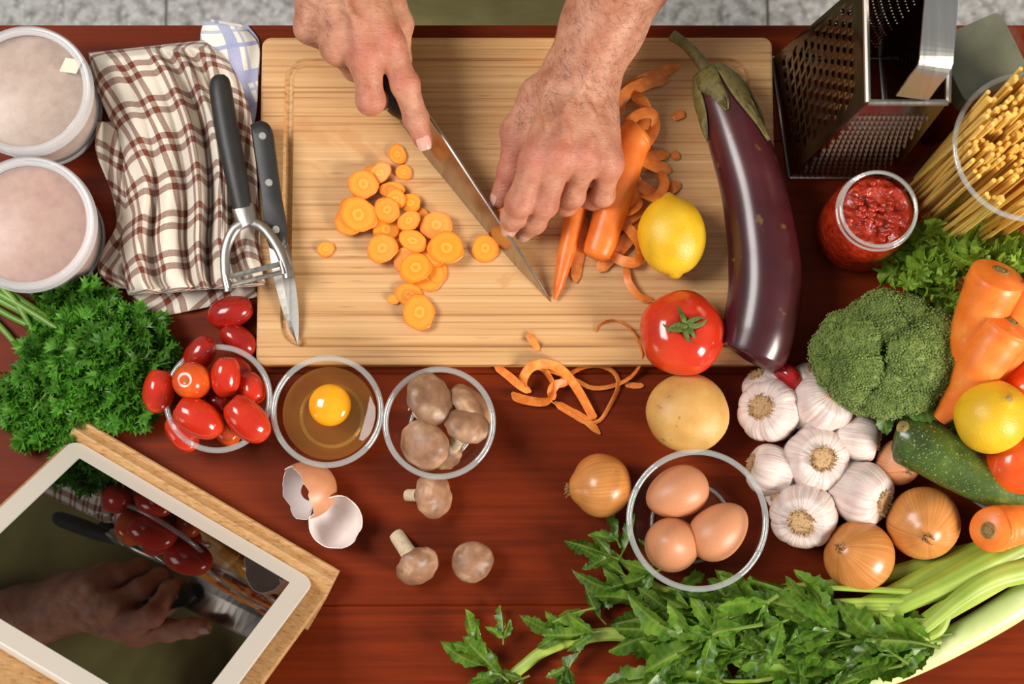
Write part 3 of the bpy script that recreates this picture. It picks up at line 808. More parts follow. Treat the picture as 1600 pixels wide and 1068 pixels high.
# paring knife lying on the towel and the edge of the board
z0 = 0.0305
pr = P(425, 290, z0)
par = thing('paring_knife', 'small paring knife with black handle lying on the board\'s left edge', 'knife', pr * [1, 1, 0] + [0, 0, z0 - .006])
pz = np.array(pr * [1, 1, 0] + [0, 0, z0 - .006])
hl = PP([(392, 196, .036), (408, 190, .036), (424, 200, .036), (430, 235, .0355), (437, 290, .034), (449, 378, .031), (420, 384, .031), (408, 300, .034), (398, 240, .0355)])
hl2 = spline(np.vstack([hl, hl[:1]]), 45)[:-1]
dn = np.array([0, 0, 1.0])
ctr = hl2.mean(0)
lay = lambda zz, sh: ctr * sh * [1, 1, 0] + hl2 * [1 - sh, 1 - sh, 1] + dn * zz
part('handle', local(pz, loops([lay(-0.0065, .12), lay(-0.004, 0.0), lay(0.003, 0.0), lay(0.0058, .07), lay(0.0065, .2)])), G['black_plastic'], par)
for x, y, z in ((410, 212, .0427), (420, 285, .0408), (431, 358, .0382)):
    o = part('rivet', rvm, G['rivet'], par); place(o, P(x, y, z) - pz, aim((0.03, 0.06, 1)))
bs = spline([(449, 378, .0315), (460, 430, .028), (467, 490, .023), (466, 540, .0185)], 16)
be = spline([(420, 383, .0305), (427, 430, .027), (443, 490, .022), (465, 540, .0182)], 16)
A2, E2 = PP(bs), PP(be)
part('blade', local(pz, loops([[a + dn * .001, a * .4 + e * .6 + dn * .001, e, a * .4 + e * .6 - dn * .001, a - dn * .001] for a, e in zip(A2, E2)])), G['satin_steel'], par, False)
part('bolster', local(pz, box(*[v for k in range(2) for v in (P(434, 384, .031)[k] - .007, P(434, 384, .031)[k] + .007)][:2], P(434, 384, .031)[1] - .002, P(434, 384, .031)[1] + .002, .0275, .0345, .001)), G['satin_steel'], par)

# vegetable peeler on the towel
zr = 0.046
pb = P(385, 300, 0.0) * [1, 1, 0] + [0, 0, 0.034]
pe = thing('vegetable_peeler', 'Y-shaped vegetable peeler with black handle and steel fork on the checked towel', 'peeler', pb)
hp = spline([(343, 118, .047), (346, 150, .047), (356, 210, .047), (368, 270, .047), (379, 325, .046)], 26)
hr_ = np.interp(np.linspace(0, 1, 26), [0, .05, .2, .5, .8, 1], [.0045, .0078, .0092, .0096, .0090, .0078])
part('handle', local(pb, tube(PP(hp), hr_, 20, ell=(0.8, 1))), G['black_plastic'], pe)
part('neck', local(pb, tube(PP(spline([(379, 322, .046), (384, 338, .046), (389, 352, .046)], 8)), np.linspace(.0075, .0060, 8), 16, ell=(.55, 1.25))), G['satin_steel'], pe)
for pts in ([(388, 345, .046), (366, 358, .046), (353, 388, .0455), (352, 425, .045), (357, 455, .0445)], [(388, 345, .046), (412, 356, .046), (434, 386, .0455), (446, 415, .045), (450, 434, .0445)]):
    part('fork_arm', local(pb, tube(PP(spline(pts, 22)), np.linspace(.0046, .0036, 22), 12, ell=(.6, 1))), G['satin_steel'], pe)
q = PP([(356, 440, .045), (442, 418, .045)]); dq = nrm(q[1] - q[0]); sq = np.cross(dq, dn)
for s_ in (-1, 1):
    part('blade', local(pb, ribbon(np.array([q[0] + sq * s_ * .0034 + dn * .0, (q[0] + q[1]) / 2 + sq * s_ * .0034 + dn * .001, q[1] + sq * s_ * .0034]), .0042, .0008, 0.45 * s_)), G['satin_steel'], pe, False)
for e in (0, 1):
    part('pivot', local(pb, tube(np.array([q[e] - sq * .0055, q[e] + sq * .0055]), .0026, 10)), G['satin_steel'], pe)

# box grater
gb = PP([(1233, 278, 0), (1390, 278, 0), (1374, 92, 0), (1206, 92, 0)]); gt = PP([(1356, 160, .222), (1481, 160, .222), (1486, -34, .222), (1352, -34, .222)])
gb[:, 2] = 0.0008
gc = gb.mean(0) * [1, 1, 0]
gr = thing('box_grater', 'tapered stainless steel box grater standing at the back of the table', 'grater', gc)
def bil(b0, b1, t1, t0, u, v): return (b0 * (1 - u) + b1 * u) * (1 - v) + (t0 * (1 - u) + t1 * u) * v
def plate(b0, b1, t1, t0, nu, nv, hr, m, lip, mu=(0.1, 0.9), mv=(.08, .92), stag=True):
    """sheet with staggered round holes, each with a raised lip on its lower side"""
    nn = nrm(np.cross(b1 - b0, t0 - b0)); V, F = [], []
    def add(pts):
        b = len(V); V.extend(pts); return list(range(b, b + len(pts)))
    f = lambda u, v: bil(b0, b1, t1, t0, u, v)
    w = np.linalg.norm(b1 - b0); hgt = np.linalg.norm(t0 - b0)
    for (ua, ub, va, vb) in ((0, 1, 0, mv[0]), (0, 1, mv[1], 1), (0, mu[0], mv[0], mv[1]), (mu[1], 1, mv[0], mv[1])):
        F.append(tuple(add([f(ua, va), f(ub, va), f(ub, vb), f(ua, vb)])))
    du = (mu[1] - mu[0]) / nu; dv = (mv[1] - mv[0]) / nv
    for j in range(nv):
        sh = du / 2 if (stag and j % 2) else 0
        va, vb = mv[0] + j * dv, mv[0] + (j + 1) * dv
        if sh:
            for ua, ub in ((mu[0], mu[0] + sh), (mu[1] - sh, mu[1])): F.append(tuple(add([f(ua, va), f(ub, va), f(ub, vb), f(ua, vb)])))
        for i in range(nu - (1 if sh else 0)):
            ua = mu[0] + i * du + sh; ub = ua + du; uc, vc = (ua + ub) / 2, (va + vb) / 2
            sq8 = add([f(ua + du * x, va + dv * y) for x, y in ((0, 0), (.5, 0), (1, 0), (1, .5), (1, 1), (.5, 1), (0, 1), (0, .5))])
            ang = [225, 270, 315, 0, 45, 90, 135, 180]
            ci = [f(uc + hr / w * math.cos(math.radians(a)), vc + hr / hgt * math.sin(math.radians(a))) + nn * (lip if 180 <= a <= 360 else 0.0) for a in ang]
            ci = add(ci)
            for k in range(8):
                k2 = (k + 1) % 8; F.append((sq8[k], sq8[k2], ci[k2], ci[k]))
    return (np.array(V) - gc, F)
part('coarse_side', plate(gb[3], gb[0], gt[0], gt[3], 8, 12, .0027, None, .0010, (.06, .90), (.1, .88)), G['grater_steel'], gr, False)
part('slicer_side', plate(gb[2], gb[3], gt[3], gt[2], 9, 22, .0007, None, -.0004), G['grater_steel'], gr, False)
part('fine_side', plate(gb[1], gb[2], gt[2], gt[1], 8, 16, .0022, None, .0012), G['grater_steel'], gr, False)
part('rasp_side', (np.array([gb[0], gb[1], gt[1], gt[0]]) - gc, [(0, 1, 2, 3)]), G['grater_steel'], gr, False)
nf = nrm(np.cross(gb[1] - gb[0], gt[0] - gb[0])); V, F = [], []
for j in range(14):
    for i in range(15):
        u = 0.06 + 0.88 * (i + (0.5 if j % 2 else 0)) / 15.5; v = 0.05 + 0.84 * j / 14
        p = bil(gb[0], gb[1], gt[1], gt[0], u, v) - gc; b = len(V); s_ = .00175
        ex_ = nrm(gb[1] - gb[0]) * s_; ey = nrm(gt[0] - gb[0]) * s_ * 2.2
        V += [p - ex_, p - ey, p + ex_, p + ey, p + nf * .0030]
        F += [(b, b + 1, b + 4), (b + 1, b + 2, b + 4), (b + 2, b + 3, b + 4), (b + 3, b, b + 4)]
tag(part('rasp_teeth', (np.array(V), F), G['satin_steel'], gr, False), kind='stuff')
rim = np.vstack([gt, gt[:1]]) - gc
for a, b in zip(rim[:-1], rim[1:]): part('rim_edge', tube(np.array([a, b]), .0024, 8), G['satin_steel'], gr)
bm = np.vstack([gb, gb[:1]]) - gc
for a, b in zip(bm[:-1], bm[1:]): part('base_edge', tube(np.array([a, b]) + [0, 0, .0012], .0018, 8), G['satin_steel'], gr)
fm = P(1425, 152, .226); bk = P(1428, -30, .226)
hp = spline([fm, fm + [0.004, 0.006, .016], fm + [0.009, 0.013, .031], fm + [0.010, 0.024, .037], (fm + bk) / 2 + [0.010, 0, .038], bk + [0.010, -0.024, .037], bk + [0.009, -0.013, .031], bk + [0.004, -.006, .016], bk], 40)
part('handle', (lambda r: (r[0] - gc, r[1]))(ribbon(hp, .0245, .0016, math.pi / 2, 0.0)), G['bright_steel'], gr, False)
# ---------------------------------------------------------------- glass bowls
def bowl(px, py, rp, h, rb, label, group=None, wall=0.0026, name='glass_bowl'):
    """round glass bowl; px, py, rp are centre and radius of its rim in the picture"""
    r = rp * mpp(h); p = P(px, py, h); base = np.array([p[0], p[1], 0.0004])
    root = thing(name, label, 'bowl', base, None, group)
    out = [(0, 0), (rb * .8, 0), (rb, 0.0012)]
    for i in range(1, 9):
        t_ = i / 8; out.append((rb + (r - rb) * (t_ ** 0.62), 0.0012 + (h - 0.006) * t_ ** 1.25))
    inn = []
    for i in range(8, 0, -1):
        t_ = i / 8; inn.append((rb + (r - rb) * (t_ ** 0.62) - wall, 0.0012 + (h - 0.006) * t_ ** 1.25 + .001))
    inn += [(rb - wall, .0052), (rb * .7, .0042), (0, .0042)]
    part('bowl_wall', lathe(out + inn, 64), G['thin_glass'], root)
    rr_ = .0019
    part('rim', lathe([(r - wall / 2 + rr_ * 1.25 * math.cos(a), h - rr_ + rr_ * math.sin(a)) for a in [2 * math.pi * i / 14 for i in range(14)]], 72, True), G['glass_rim'], root)
    part('base_ring', lathe([(rb * .93 + .0016 * math.cos(a), .0022 + .0016 * math.sin(a)) for a in [2 * math.pi * i / 10 for i in range(10)]], 56, True), G['glass_rim'], root)
    return base, r
BG = 'small glass bowls in a row'
tb_base, tb_r = bowl(340, 622, 84, .040, .027, 'glass bowl heaped with cherry tomatoes beside the parsley', BG)
eb_base, eb_r = bowl(511, 642, 87, .042, .027, 'glass bowl holding a raw cracked egg', BG)
mb_base, mb_r = bowl(686, 660, 87, .044, .027, 'glass bowl holding brown mushrooms', BG)
gb_base, gb_r = bowl(1090, 812, 109, .058, .034, 'larger glass bowl holding three brown eggs')

# raw egg: white and yolk
eg = thing('raw_egg', 'raw egg with round orange yolk in clear white inside a glass bowl', 'egg', eb_base + [0, 0, .0046])
def bowl_r(z, r, rb, h): return rb + (r - rb) * (max(z - .0022, 0) / (h - .004)) ** (0.62 / 1.25) - .0026
wp = [(0, 0.0)] + [(bowl_r(.0046 + z, eb_r, .027, .042) - .0003, z) for z in (.0008, .004, .008, .012, .016, .0205)] + [(bowl_r(.0046 + .0205, eb_r, .027, .042) - .0022, .0197), (0, .0193)]
part('egg_white', lathe(wp, 64), G['egg_white'], eg)
yk = part('yolk', (sphere(40, 24)[0] * [.0172, .0172, .0095], sphere(40, 24)[1]), G['yolk'], eg)
y0 = P(515, 632, .026); yk.location = (y0[0] - eb_base[0], y0[1] - eb_base[1], .0180)

# ---------------------------------------------------------------- cherry tomatoes
def cherry_mesh(seed):
    prof = []
    for i in range(25):
        a = math.pi * i / 24; z = -math.cos(a); r = math.sin(a) ** 0.86
        if z > 0.9: z = 0.9 + (z - 0.9) * 0.2 - 0.10 * (1 - min(1, r / 0.35)) ** 2
        prof.append((r, z))
    prof[0] = (0, prof[0][1]); prof[-1] = (0, prof[-1][1])
    v, f = lathe(prof, 32)
    v = v * (1 + 0.03 * vnoise(v, 1.6, seed))[:, None]
    return v, f
scar = lathe([(0, .0006), (.0012, .0007), (.0024, .0002), (.0020, -.0006), (0, -.0008)], 10)
def cherry(px, py, dx, dy, up, lp, wp_, z, m, label, sc_=True):
    q = aim(imgdir(dx, dy, up)); k = mpp(z); p = P(px, py, z)
    L, Wd = lp * k / 2, wp_ * k / 2
    v, f = cherry_mesh(RNG.random() * 50)
    root = thing('cherry_tomato', label, 'tomato', p, q, 'plum cherry tomatoes')
    part('fruit', (v * [Wd, Wd, L], f), G[m], root)
    if sc_:
        o = part('stem_scar', scar, G['carrot_scar'], root); o.location = (0, 0, L * 0.845)
for a in (
    (360, 488, 1, -.3, .15, 76, 50, .0135, 'cherry_dark', 'dark red cherry tomato lying between the checked towel and the board'),
    (372, 531, -.8, -.6, .1, 66, 44, .0122, 'cherry_dark', 'cherry tomato touching the board\'s edge behind the tomato bowl'),
    (312, 553, .6, -.7, .35, 64, 46, .036, 'cherry_dark', 'darkest cherry tomato at the back of the tomato bowl'),
    (300, 595, -.2, .1, .95, 66, 60, .047, 'cherry_orange', 'orange red cherry tomato whose pale stem scar faces up'),
    (352, 588, .1, -.9, .3, 66, 48, .046, 'cherry_red', 'cherry tomato standing upright in the middle of the bowl'),
    (392, 606, .4, .7, .2, 56, 44, .030, 'cherry_red', 'cherry tomato against the right wall of the tomato bowl'),
    (248, 610, .1, -.9, .1, 72, 50, .037, 'cherry_red', 'cherry tomato hanging over the bowl\'s left rim next to the parsley'),
    (310, 653, -.8, -.5, .2, 84, 58, .046, 'cherry_red', 'large cherry tomato lying across the front left of the bowl'),
    (386, 655, -.7, -.75, .2, 86, 58, .047, 'cherry_red', 'long cherry tomato overhanging the bowl\'s right front rim'),
    (284, 676, -.6, -.8, .1, 66, 44, .028, 'cherry_red', 'cherry tomato wedged at the bowl\'s front left rim under a larger one'),
    (356, 676, .7, .6, .2, 44, 38, .026, 'cherry_orange', 'small orange cherry tomato at the front of the bowl'),
    (335, 625, .6, .2, .3, 60, 46, .024, 'cherry_dark', 'cherry tomato deep in the middle of the bowl, mostly covered'),
    (372, 580, .6, .6, .1, 50, 40, .022, 'cherry_dark', 'cherry tomato seen through the back wall of the glass bowl')):
    cherry(*a, sc_=(a[4] > 0.9 or RNG.random() < .35))

# ---------------------------------------------------------------- eggs and broken shell
def egg_prof(n=28):
    o = []
    for i in range(n + 1):
        a = math.pi * i / n; z = -math.cos(a)
        o.append((math.sin(a) * (1 - 0.13 * z) * 0.78, z))
    o[0] = (0, -1); o[-1] = (0, 1)
    return o
eggm = rawmesh('egg', lathe(egg_prof(), 40), G['egg_shell'])
for px, py, dx, dy, up, lp, z, lab in ((1058, 769, -.9, .35, .1, 102, .036, 'brown egg lying at the back of the glass bowl'), (1049, 850, -.2, -.1, .95, 108, .036, 'brown egg standing on end at the bowl\'s left front'),
                                (1123, 829, .75, -.65, .1, 104, .036, 'brown egg at the right side of the glass bowl')):
    o = part('egg', eggm, None); tag(o, lab, 'egg', 'eggs in the glass bowl')
    place(o, P(px, py, z), aim(imgdir(dx, dy, up)), lp * mpp(z) / 2)
def shell(px, py, dx, dy, up, r, cut, seed, label, jag, zc, spin):
    n, m = 44, 16; rs = np.random.RandomState(seed)
    V = []
    rag = np.interp(np.linspace(0, 1, n, endpoint=False), np.linspace(0, 1, 19), np.append(rs.uniform(-1, 1, 18), 0)) + rs.uniform(-.25, .25, n); rag[-1] = rag[0]
    for lay_, off in ((0, 0), (1, -.0007)):
        for i in range(m + 1):
            for j in range(n):
                top = cut + jag * rag[j]
                z = -1 + (top + 1) * (i / m) ** 1.3
                a = math.acos(np.clip(-z, -1, 1)); rr = max(math.sin(a) * (1 - .13 * z) * .78 * r + off * (1 if i else 0), 0)
                th = 2 * math.pi * j / n
                V.append((rr * math.cos(th), rr * math.sin(th), z * r - (off if i < 3 else 0)))
    F, mi = [], []
    for i in range(m):
        for j in range(n):
            k = (j + 1) % n; s_ = (m + 1) * n
            F.append((i * n + j, i * n + k, (i + 1) * n + k, (i + 1) * n + j)); mi.append(0)
            F.append((s_ + i * n + k, s_ + i * n + j, s_ + (i + 1) * n + j, s_ + (i + 1) * n + k)); mi.append(1)
    for j in range(n):
        k = (j + 1) % n; F.append((m * n + j, m * n + k, (m + 1) * n + m * n + k, (m + 1) * n + m * n + j)); mi.append(1)
    o = part('egg_shell_half', (np.array(V), F), [G['egg_shell'], G['egg_inside']], mi=mi)
    tag(o, label, 'eggshell', 'broken egg shell halves')
    place(o, P(px, py, zc), aim(imgdir(dx, dy, up), spin))
shell(471, 768, -.75, .32, .52, .0295, 0.14, 4, 'larger broken brown egg shell half lying open to the left', .09, .0240, 1.1)
shell(525, 816, .22, .20, .85, .0275, -0.02, 9, 'smaller broken egg shell half showing its white inside upward', .22, .0268, .4)

# ---------------------------------------------------------------- mushrooms
def mushroom(px, py, dx, dy, up, rp, z, sl, label, seed, flat=.62, stem_r=.0052, bend=0.0):
    """cap faces along the given direction, stem the other way"""
    k = mpp(z); r = rp * k; q = aim(imgdir(dx, dy, up), seed)
    root = thing('mushroom', label, 'mushroom', P(px, py, z), q, 'brown mushrooms')
    prof = [(0, flat * r)]
    for i in range(1, 13):
        a = math.pi / 2 * i / 12; prof.append((r * math.sin(a), flat * r * math.cos(a)))
    prof += [(r * 1.01, -.05 * r), (r * .97, -.16 * r), (r * .88, -.19 * r), (r * .80, -.12 * r)]
    v, f = lathe(prof, 48)
    v = v * (1 + .09 * vnoise(v, 60, seed) + .03 * vnoise(v, 190, seed + 3))[:, None] + np.stack([0 * v[:, 0], 0 * v[:, 0], .05 * r * np.sin(np.arctan2(v[:, 1], v[:, 0]) * 9 + seed) * np.clip(np.hypot(v[:, 0], v[:, 1]) / r - .55, 0, 1) * 2], 1)
    part('cap', (v, f), G['mushroom_cap'], root)
    g = []
    for i in range(48):
        s_ = r * (.97 if i % 2 else .93); a = 2 * math.pi * i / 48
    gp = lathe([(.82 * r, -.13 * r), (.5 * r, -.02 * r), (.16 * r, -.05 * r)], 48)
    gv = gp[0].copy(); gv[::2, 2] -= .05 * r
    part('gills', (gv, gp[1]), G['gills'], root)
    if sl > 0:
        pth = spline([(0, 0, 0), (bend * .3, 0, -sl * .4), (bend, 0, -sl)], 12)
        part('stem', lump(tube(pth, np.linspace(stem_r * 1.1, stem_r * .95, 12), 14), .0006, 200, seed), G['mushroom_stem'], root)
for a in (
    (674, 623, .5, -.25, .62, 43, .044, .026, 'brown mushroom at the back of the glass bowl, cap upward', 1, .55, .0062, -.006),
    (735, 632, .55, -.5, .35, 40, .028, .014, 'dark mushroom on its side at the bowl\'s back wall', 2, .5, .005, 0),
    (730, 664, .30, -.62, .62, 36, .041, .030, 'dark wrinkled mushroom at the right of the glass bowl', 3, .6, .0056, -.004),
    (663, 694, -.35, .15, .8, 40, .039, .024, 'smooth tan mushroom at the front left of the glass bowl', 4, .62, .0055, 0),
    (698, 712, .2, .5, .5, 26, .019, .010, 'pale mushroom end low in the front of the glass bowl', 5, .5, .005, 0),
    (677, 774, .72, .05, .62, 35, .0195, .029, 'mushroom lying on the table just in front of the mushroom bowl', 6, .6, .0052, 0),
    (652, 883, .45, .62, .52, 35, .0185, .037, 'mushroom with its stalk pointing up left, lying on the table', 7, .62, .0068, 0),
    (738, 877, .15, .1, .95, 32, .0185, .016, 'knobbly mushroom resting cap up right of the stalked one', 8, .7, .0055, 0)):
    mushroom(*a)

# ---------------------------------------------------------------- lemons, tomato, potato, eggplant
def lemon(px, py, dx, dy, up, lp, wp_, z, label, seed, spin=0):
    k = mpp(z); L, Wd = lp * k / 2, wp_ * k / 2
    prof = [(0, -1.0), (.10, -.985), (.17, -.94), (.24, -.88)]
    for i in range(3, 25):
        a = math.pi * i / 26; prof.append((math.sin(a) ** .92, -math.cos(a) * .90))
    prof += [(.20, .90), (.12, .95), (0, .96)]
    v, f = lathe(prof, 40); v = v * [Wd, Wd, L]; v = v * (1 + .025 * vnoise(v, 60, seed))[:, None]
    root = thing('lemon', label, 'lemon', P(px, py, z), aim(imgdir(dx, dy, up), spin))
    part('fruit', (v, f), G['lemon'], root)
    o = part('stem_end', lump(lathe([(0, .0016), (.0018, .0014), (.0030, .0004), (.0026, -.001), (0, -.0012)], 12), .0004, 500, 1), G['lemon_tip'], root); o.location = (0, 0, L * .955)
lemon(1050, 368, -.08, -1, .12, 139, 108, BT + .0262, 'bright yellow lemon on the board beside the eggplant', 1)
lemon(1549, 650, .22, -.34, .9, 130, 116, .083, 'yellow lemon in the vegetable bowl with its stem end facing up', 2)

def calyx(root, mat_, n, L, w, z, seed, droop=.5):
    rs = np.random.RandomState(seed)
    for i in range(n):
        a = 2 * math.pi * i / n + rs.uniform(-.2, .2); l = L * rs.uniform(.75, 1.1); tw = rs.uniform(-.9, .9)
        pth = spline([(0, 0, .0012), (l * .35 * math.cos(a), l * .35 * math.sin(a), .0042), (l * .75 * math.cos(a + tw * .3), l * .75 * math.sin(a + tw * .3), .0036 - droop * .002), (l * math.cos(a + tw * .6), l * math.sin(a + tw * .6), .0012 + rs.uniform(-.001, .004))], 10)
        o = part('sepal', ribbon(pth, np.interp(np.linspace(0, 1, 10), [0, .4, 1], [w, w * .8, w * .15]), .0008, rs.uniform(-.4, .4)), mat_, root); o.location = (0, 0, z)
def tomato(px, py, rp, z, flat, label, m, tilt, cal, seed):
    r = rp * mpp(z)
    v, f = sphere(56, 32)
    th = np.arctan2(v[:, 1], v[:, 0]); rad = np.hypot(v[:, 0], v[:, 1])
    rib = 1 + .018 * np.cos(5 * th + .6) * rad; v = v * [1, 1, flat] * rib[:, None]
    v[:, 2] -= np.where(v[:, 2] > 0, .16 * np.exp(-(rad / .26) ** 2), 0) + np.where(v[:, 2] < 0, -.06 * np.exp(-(rad / .3) ** 2), 0)
    v = v * r * (1 + .012 * vnoise(v, 1.5, seed))[:, None]
    root = thing('tomato', label, 'tomato', P(px, py, z), aim(tilt))
    part('fruit', (v, f), G[m], root)
    if cal:
        zz = r * (flat - .13)
        calyx(root, G['tomato_stem'], 7, .0165, .0056, zz, seed)
        o = part('stem', tube(spline([(0, 0, -.001), (.001, 0, .003), (.003, .001, .006)], 8), np.linspace(.0030, .0022, 8), 10), G['tomato_stem'], root); o.location = (0, 0, zz)
tomato(1066, 520, 68, BT + .0262, .80, 'large ripe red tomato with green calyx on the board\'s front corner', 'tomato', (.02, .05, 1), True, 4)
tomato(1592, 722, 55, .055, .9, 'orange red tomato under the lemon at the right edge', 'tomato_orange', (.6, -.2, .6), False, 6)
tomato(1612, 606, 50, .062, .9, 'orange tomato peeking out behind the lemon at the right edge', 'tomato_orange', (.3, .5, .6), False, 8)

v, f = sphere(48, 32); v = v * [.0335, .0325, .0265]; v = v * (1 + .055 * vnoise(v, 26, 5) + .012 * vnoise(v, 90, 2))[:, None]
o = part('potato', (v, f), G['potato']); tag(o, 'round yellow potato between the big tomato and the bowl of eggs', 'potato'); place(o, P(1076, 645, .0265))

pth = spline([(1106, 112, .040), (1128, 155, .043), (1152, 215, .045), (1178, 300, .046), (1192, 385, .046), (1195, 450, .045), (1186, 515, .041), (1174, 552, .038), (1168, 564, .037)], 60)
rad = np.interp(np.linspace(0, 1, 60), [0, .06, .14, .3, .55, .75, .88, .95, .985, 1], [.012, .0180, .0215, .0252, .0292, .0296, .0275, .0205, .013, .004])
W3 = PP(pth); er = W3[30] * [1, 1, 0] + [0, 0, BT]
egp = thing('eggplant', 'long glossy dark purple eggplant curving along the board\'s right edge', 'eggplant', er)
part('fruit', local(er, lump(tube(W3, rad, 40), .0007, 30, 3)), G['eggplant'], egp)
cp = PP([(1104, 108, .041), (1100, 96, .043)]); ax_ = nrm(W3[6] - W3[0])
part('stem', local(er, tube(PP(spline([(1108, 118, .041), (1096, 98, .043), (1074, 72, .044), (1050, 55, .042)], 16)), np.interp(np.linspace(0, 1, 16), [0, .25, .8, 1], [.0095, .0052, .0042, .0048]), 14)), G['calyx'], egp)
T_, N_, B_ = frames(W3)
for i in range(6):                                     # sepals hug the shoulder of the fruit
    a0 = i * math.pi / 3 + .3; V, F = [], []; kk = 12 + (i % 3) * 3
    for s_ in range(kk):
        t_ = s_ / (kk - 1); hw_ = .62 * (1 - t_ ** 1.6) + .02
        for j in range(7):
            a = a0 + hw_ * (-1 + 2 * j / 6) + .12 * math.sin(5 * t_ + i); rr_ = rad[s_] * (1.075 - .03 * t_) + .0009 + .0012 * math.sin(9 * t_ + 3 * j + i) * t_
            V.append(W3[s_] + (N_[s_] * math.cos(a) + B_[s_] * math.sin(a)) * rr_)
    for s_ in range(kk - 1):
        for j in range(6): F.append((s_ * 7 + j, s_ * 7 + j + 1, (s_ + 1) * 7 + j + 1, (s_ + 1) * 7 + j))
    o = part('sepal', local(er, (np.array(V), F)), G['calyx'], egp); md = o.modifiers.new('thickness', 'SOLIDIFY'); md.thickness = .0012

# ---------------------------------------------------------------- onions, garlic
def onion(px, py, dx, dy, up, rp, z, label, seed, m='onion', el=.92, neck=True):
    r = rp * mpp(z); prof = []
    for i in range(31):
        a = math.pi * i / 30; zz = -math.cos(a); rr = math.sin(a) ** .9
        if zz > .86: zz = .86 + (zz - .86) * 2.0; rr = max(rr, .10 * (1.16 - zz) / .3)
        prof.append((rr, zz * el))
    prof[0] = (0, prof[0][1]); prof[-1] = (0, prof[-1][1])
    v, f = lathe(prof, 44); v = v * r * (1 + .02 * vnoise(v, 1.4, seed))[:, None]
    root = thing('onion', label, 'onion', P(px, py, z), aim(imgdir(dx, dy, up), seed), 'brown onions')
    part('bulb', (v, f), G[m], root)
    rs = np.random.RandomState(seed)
    if neck:
        b = []
        for i in range(26):
            a = rs.uniform(0, 6.28); rr = rs.uniform(.2, 1) * .0052; l = rs.uniform(.002, .005)
            b.append(tube(np.array([(rr * .6 * math.cos(a), rr * .6 * math.sin(a), -.001), (rr * math.cos(a), rr * math.sin(a), l * .6), (rr * 1.3 * math.cos(a + .4), rr * 1.3 * math.sin(a + .4), l)]), [.0007, .0005, .0002], 4))
        o = part('root_tuft', join(b), G['onion_root'], root); o.location = (0, 0, r * (1.10 * el))
onion(940, 758, -.9, .12, .12, 50, .0245, 'round golden onion alone left of the egg bowl', 1)
onion(1443, 817, -.12, .40, .9, 57, .0275, 'largest onion, root tuft up, beside the glass plate rim', 2)
onion(1342, 868, -.62, -.22, .75, 55, .0270, 'onion in front of the garlic resting against the celery', 3)
onion(1404, 722, .25, .30, .8, 36, .020, 'small papery onion half hidden behind the zucchini tip', 4, 'onion_skin')

def garlic_mesh(seed, n=9):
    rs = np.random.RandomState(seed); nu, nv = 72, 36; V = []
    off = np.cumsum(rs.uniform(.75, 1.25, n)); off = off / off[-1] * 2 * math.pi
    for i in range(nv + 1):
        a = math.pi * i / nv; z = -math.cos(a); r = math.sin(a) ** .8
        for j in range(nu):
            th = 2 * math.pi * j / nu
            k = np.searchsorted(off, th % (2 * math.pi)) % n
            lo = off[k - 1] if k > 0 else 0.0; hi = off[k] if off[k] > lo else 2 * math.pi
            u = (th - lo) / (hi - lo + 1e-9)
            lobe = 1 - .075 * (1 - math.sin(math.pi * np.clip(u, 0, 1)) ** .45) * (math.sin(a) ** .6)
            rr = r * lobe; zz = z * .80
            if z < -.45: zz = -.80 - .42 * ((-z - .45) / .55) ** 2.4 + (z + 1) * 0 ; rr = max(r * lobe * (1 - .25 * ((-z - .45) / .55)), .11)
            if z > .75: zz = .60 + (z - .75) * .25
            V.append((rr * math.cos(th), rr * math.sin(th), zz))
    F = []
    for i in range(nv):
        for j in range(nu):
            k = (j + 1) % nu; F.append((i * nu + j, i * nu + k, (i + 1) * nu + k, (i + 1) * nu + j))
    F.append(tuple(range(nu - 1, -1, -1))); F.append(tuple(nv * nu + j for j in range(nu)))
    V = np.array(V); V = V * (1 + .035 * vnoise(V, 1.7, seed))[:, None]
    return V, F
def root_plate(seed):
    rs = np.random.RandomState(seed); b = [lump(lathe([(0, .0014), (.004, .0016), (.0068, .0008), (.0074, -.0006), (0, -.001)], 22), .0005, 500, seed)]
    for i in range(90):
        a = rs.uniform(0, 6.28); rr = rs.uniform(.62, 1.0) * .0078; l = rs.uniform(.0015, .0040); t_ = rs.uniform(-.5, .5)
        b.append(tube(np.array([(rr * math.cos(a), rr * math.sin(a), 0), (rr * 1.06 * math.cos(a + t_ * .2), rr * 1.06 * math.sin(a + t_ * .2), l * .7), (rr * 1.2 * math.cos(a + t_ * .5), rr * 1.2 * math.sin(a + t_ * .5), l)]), [.00055, .0004, .00015], 4))
    return join(b)
GM = [garlic_mesh(s_, n_) for s_, n_ in ((1, 8), (2, 7), (3, 8))]; RM = [root_plate(s_) for s_ in (1, 2)]
gms = [rawmesh('bulb', g_, G['garlic']) for g_ in GM]; rms = [rawmesh('root_plate', g_, G['garlic_root']) for g_ in RM]
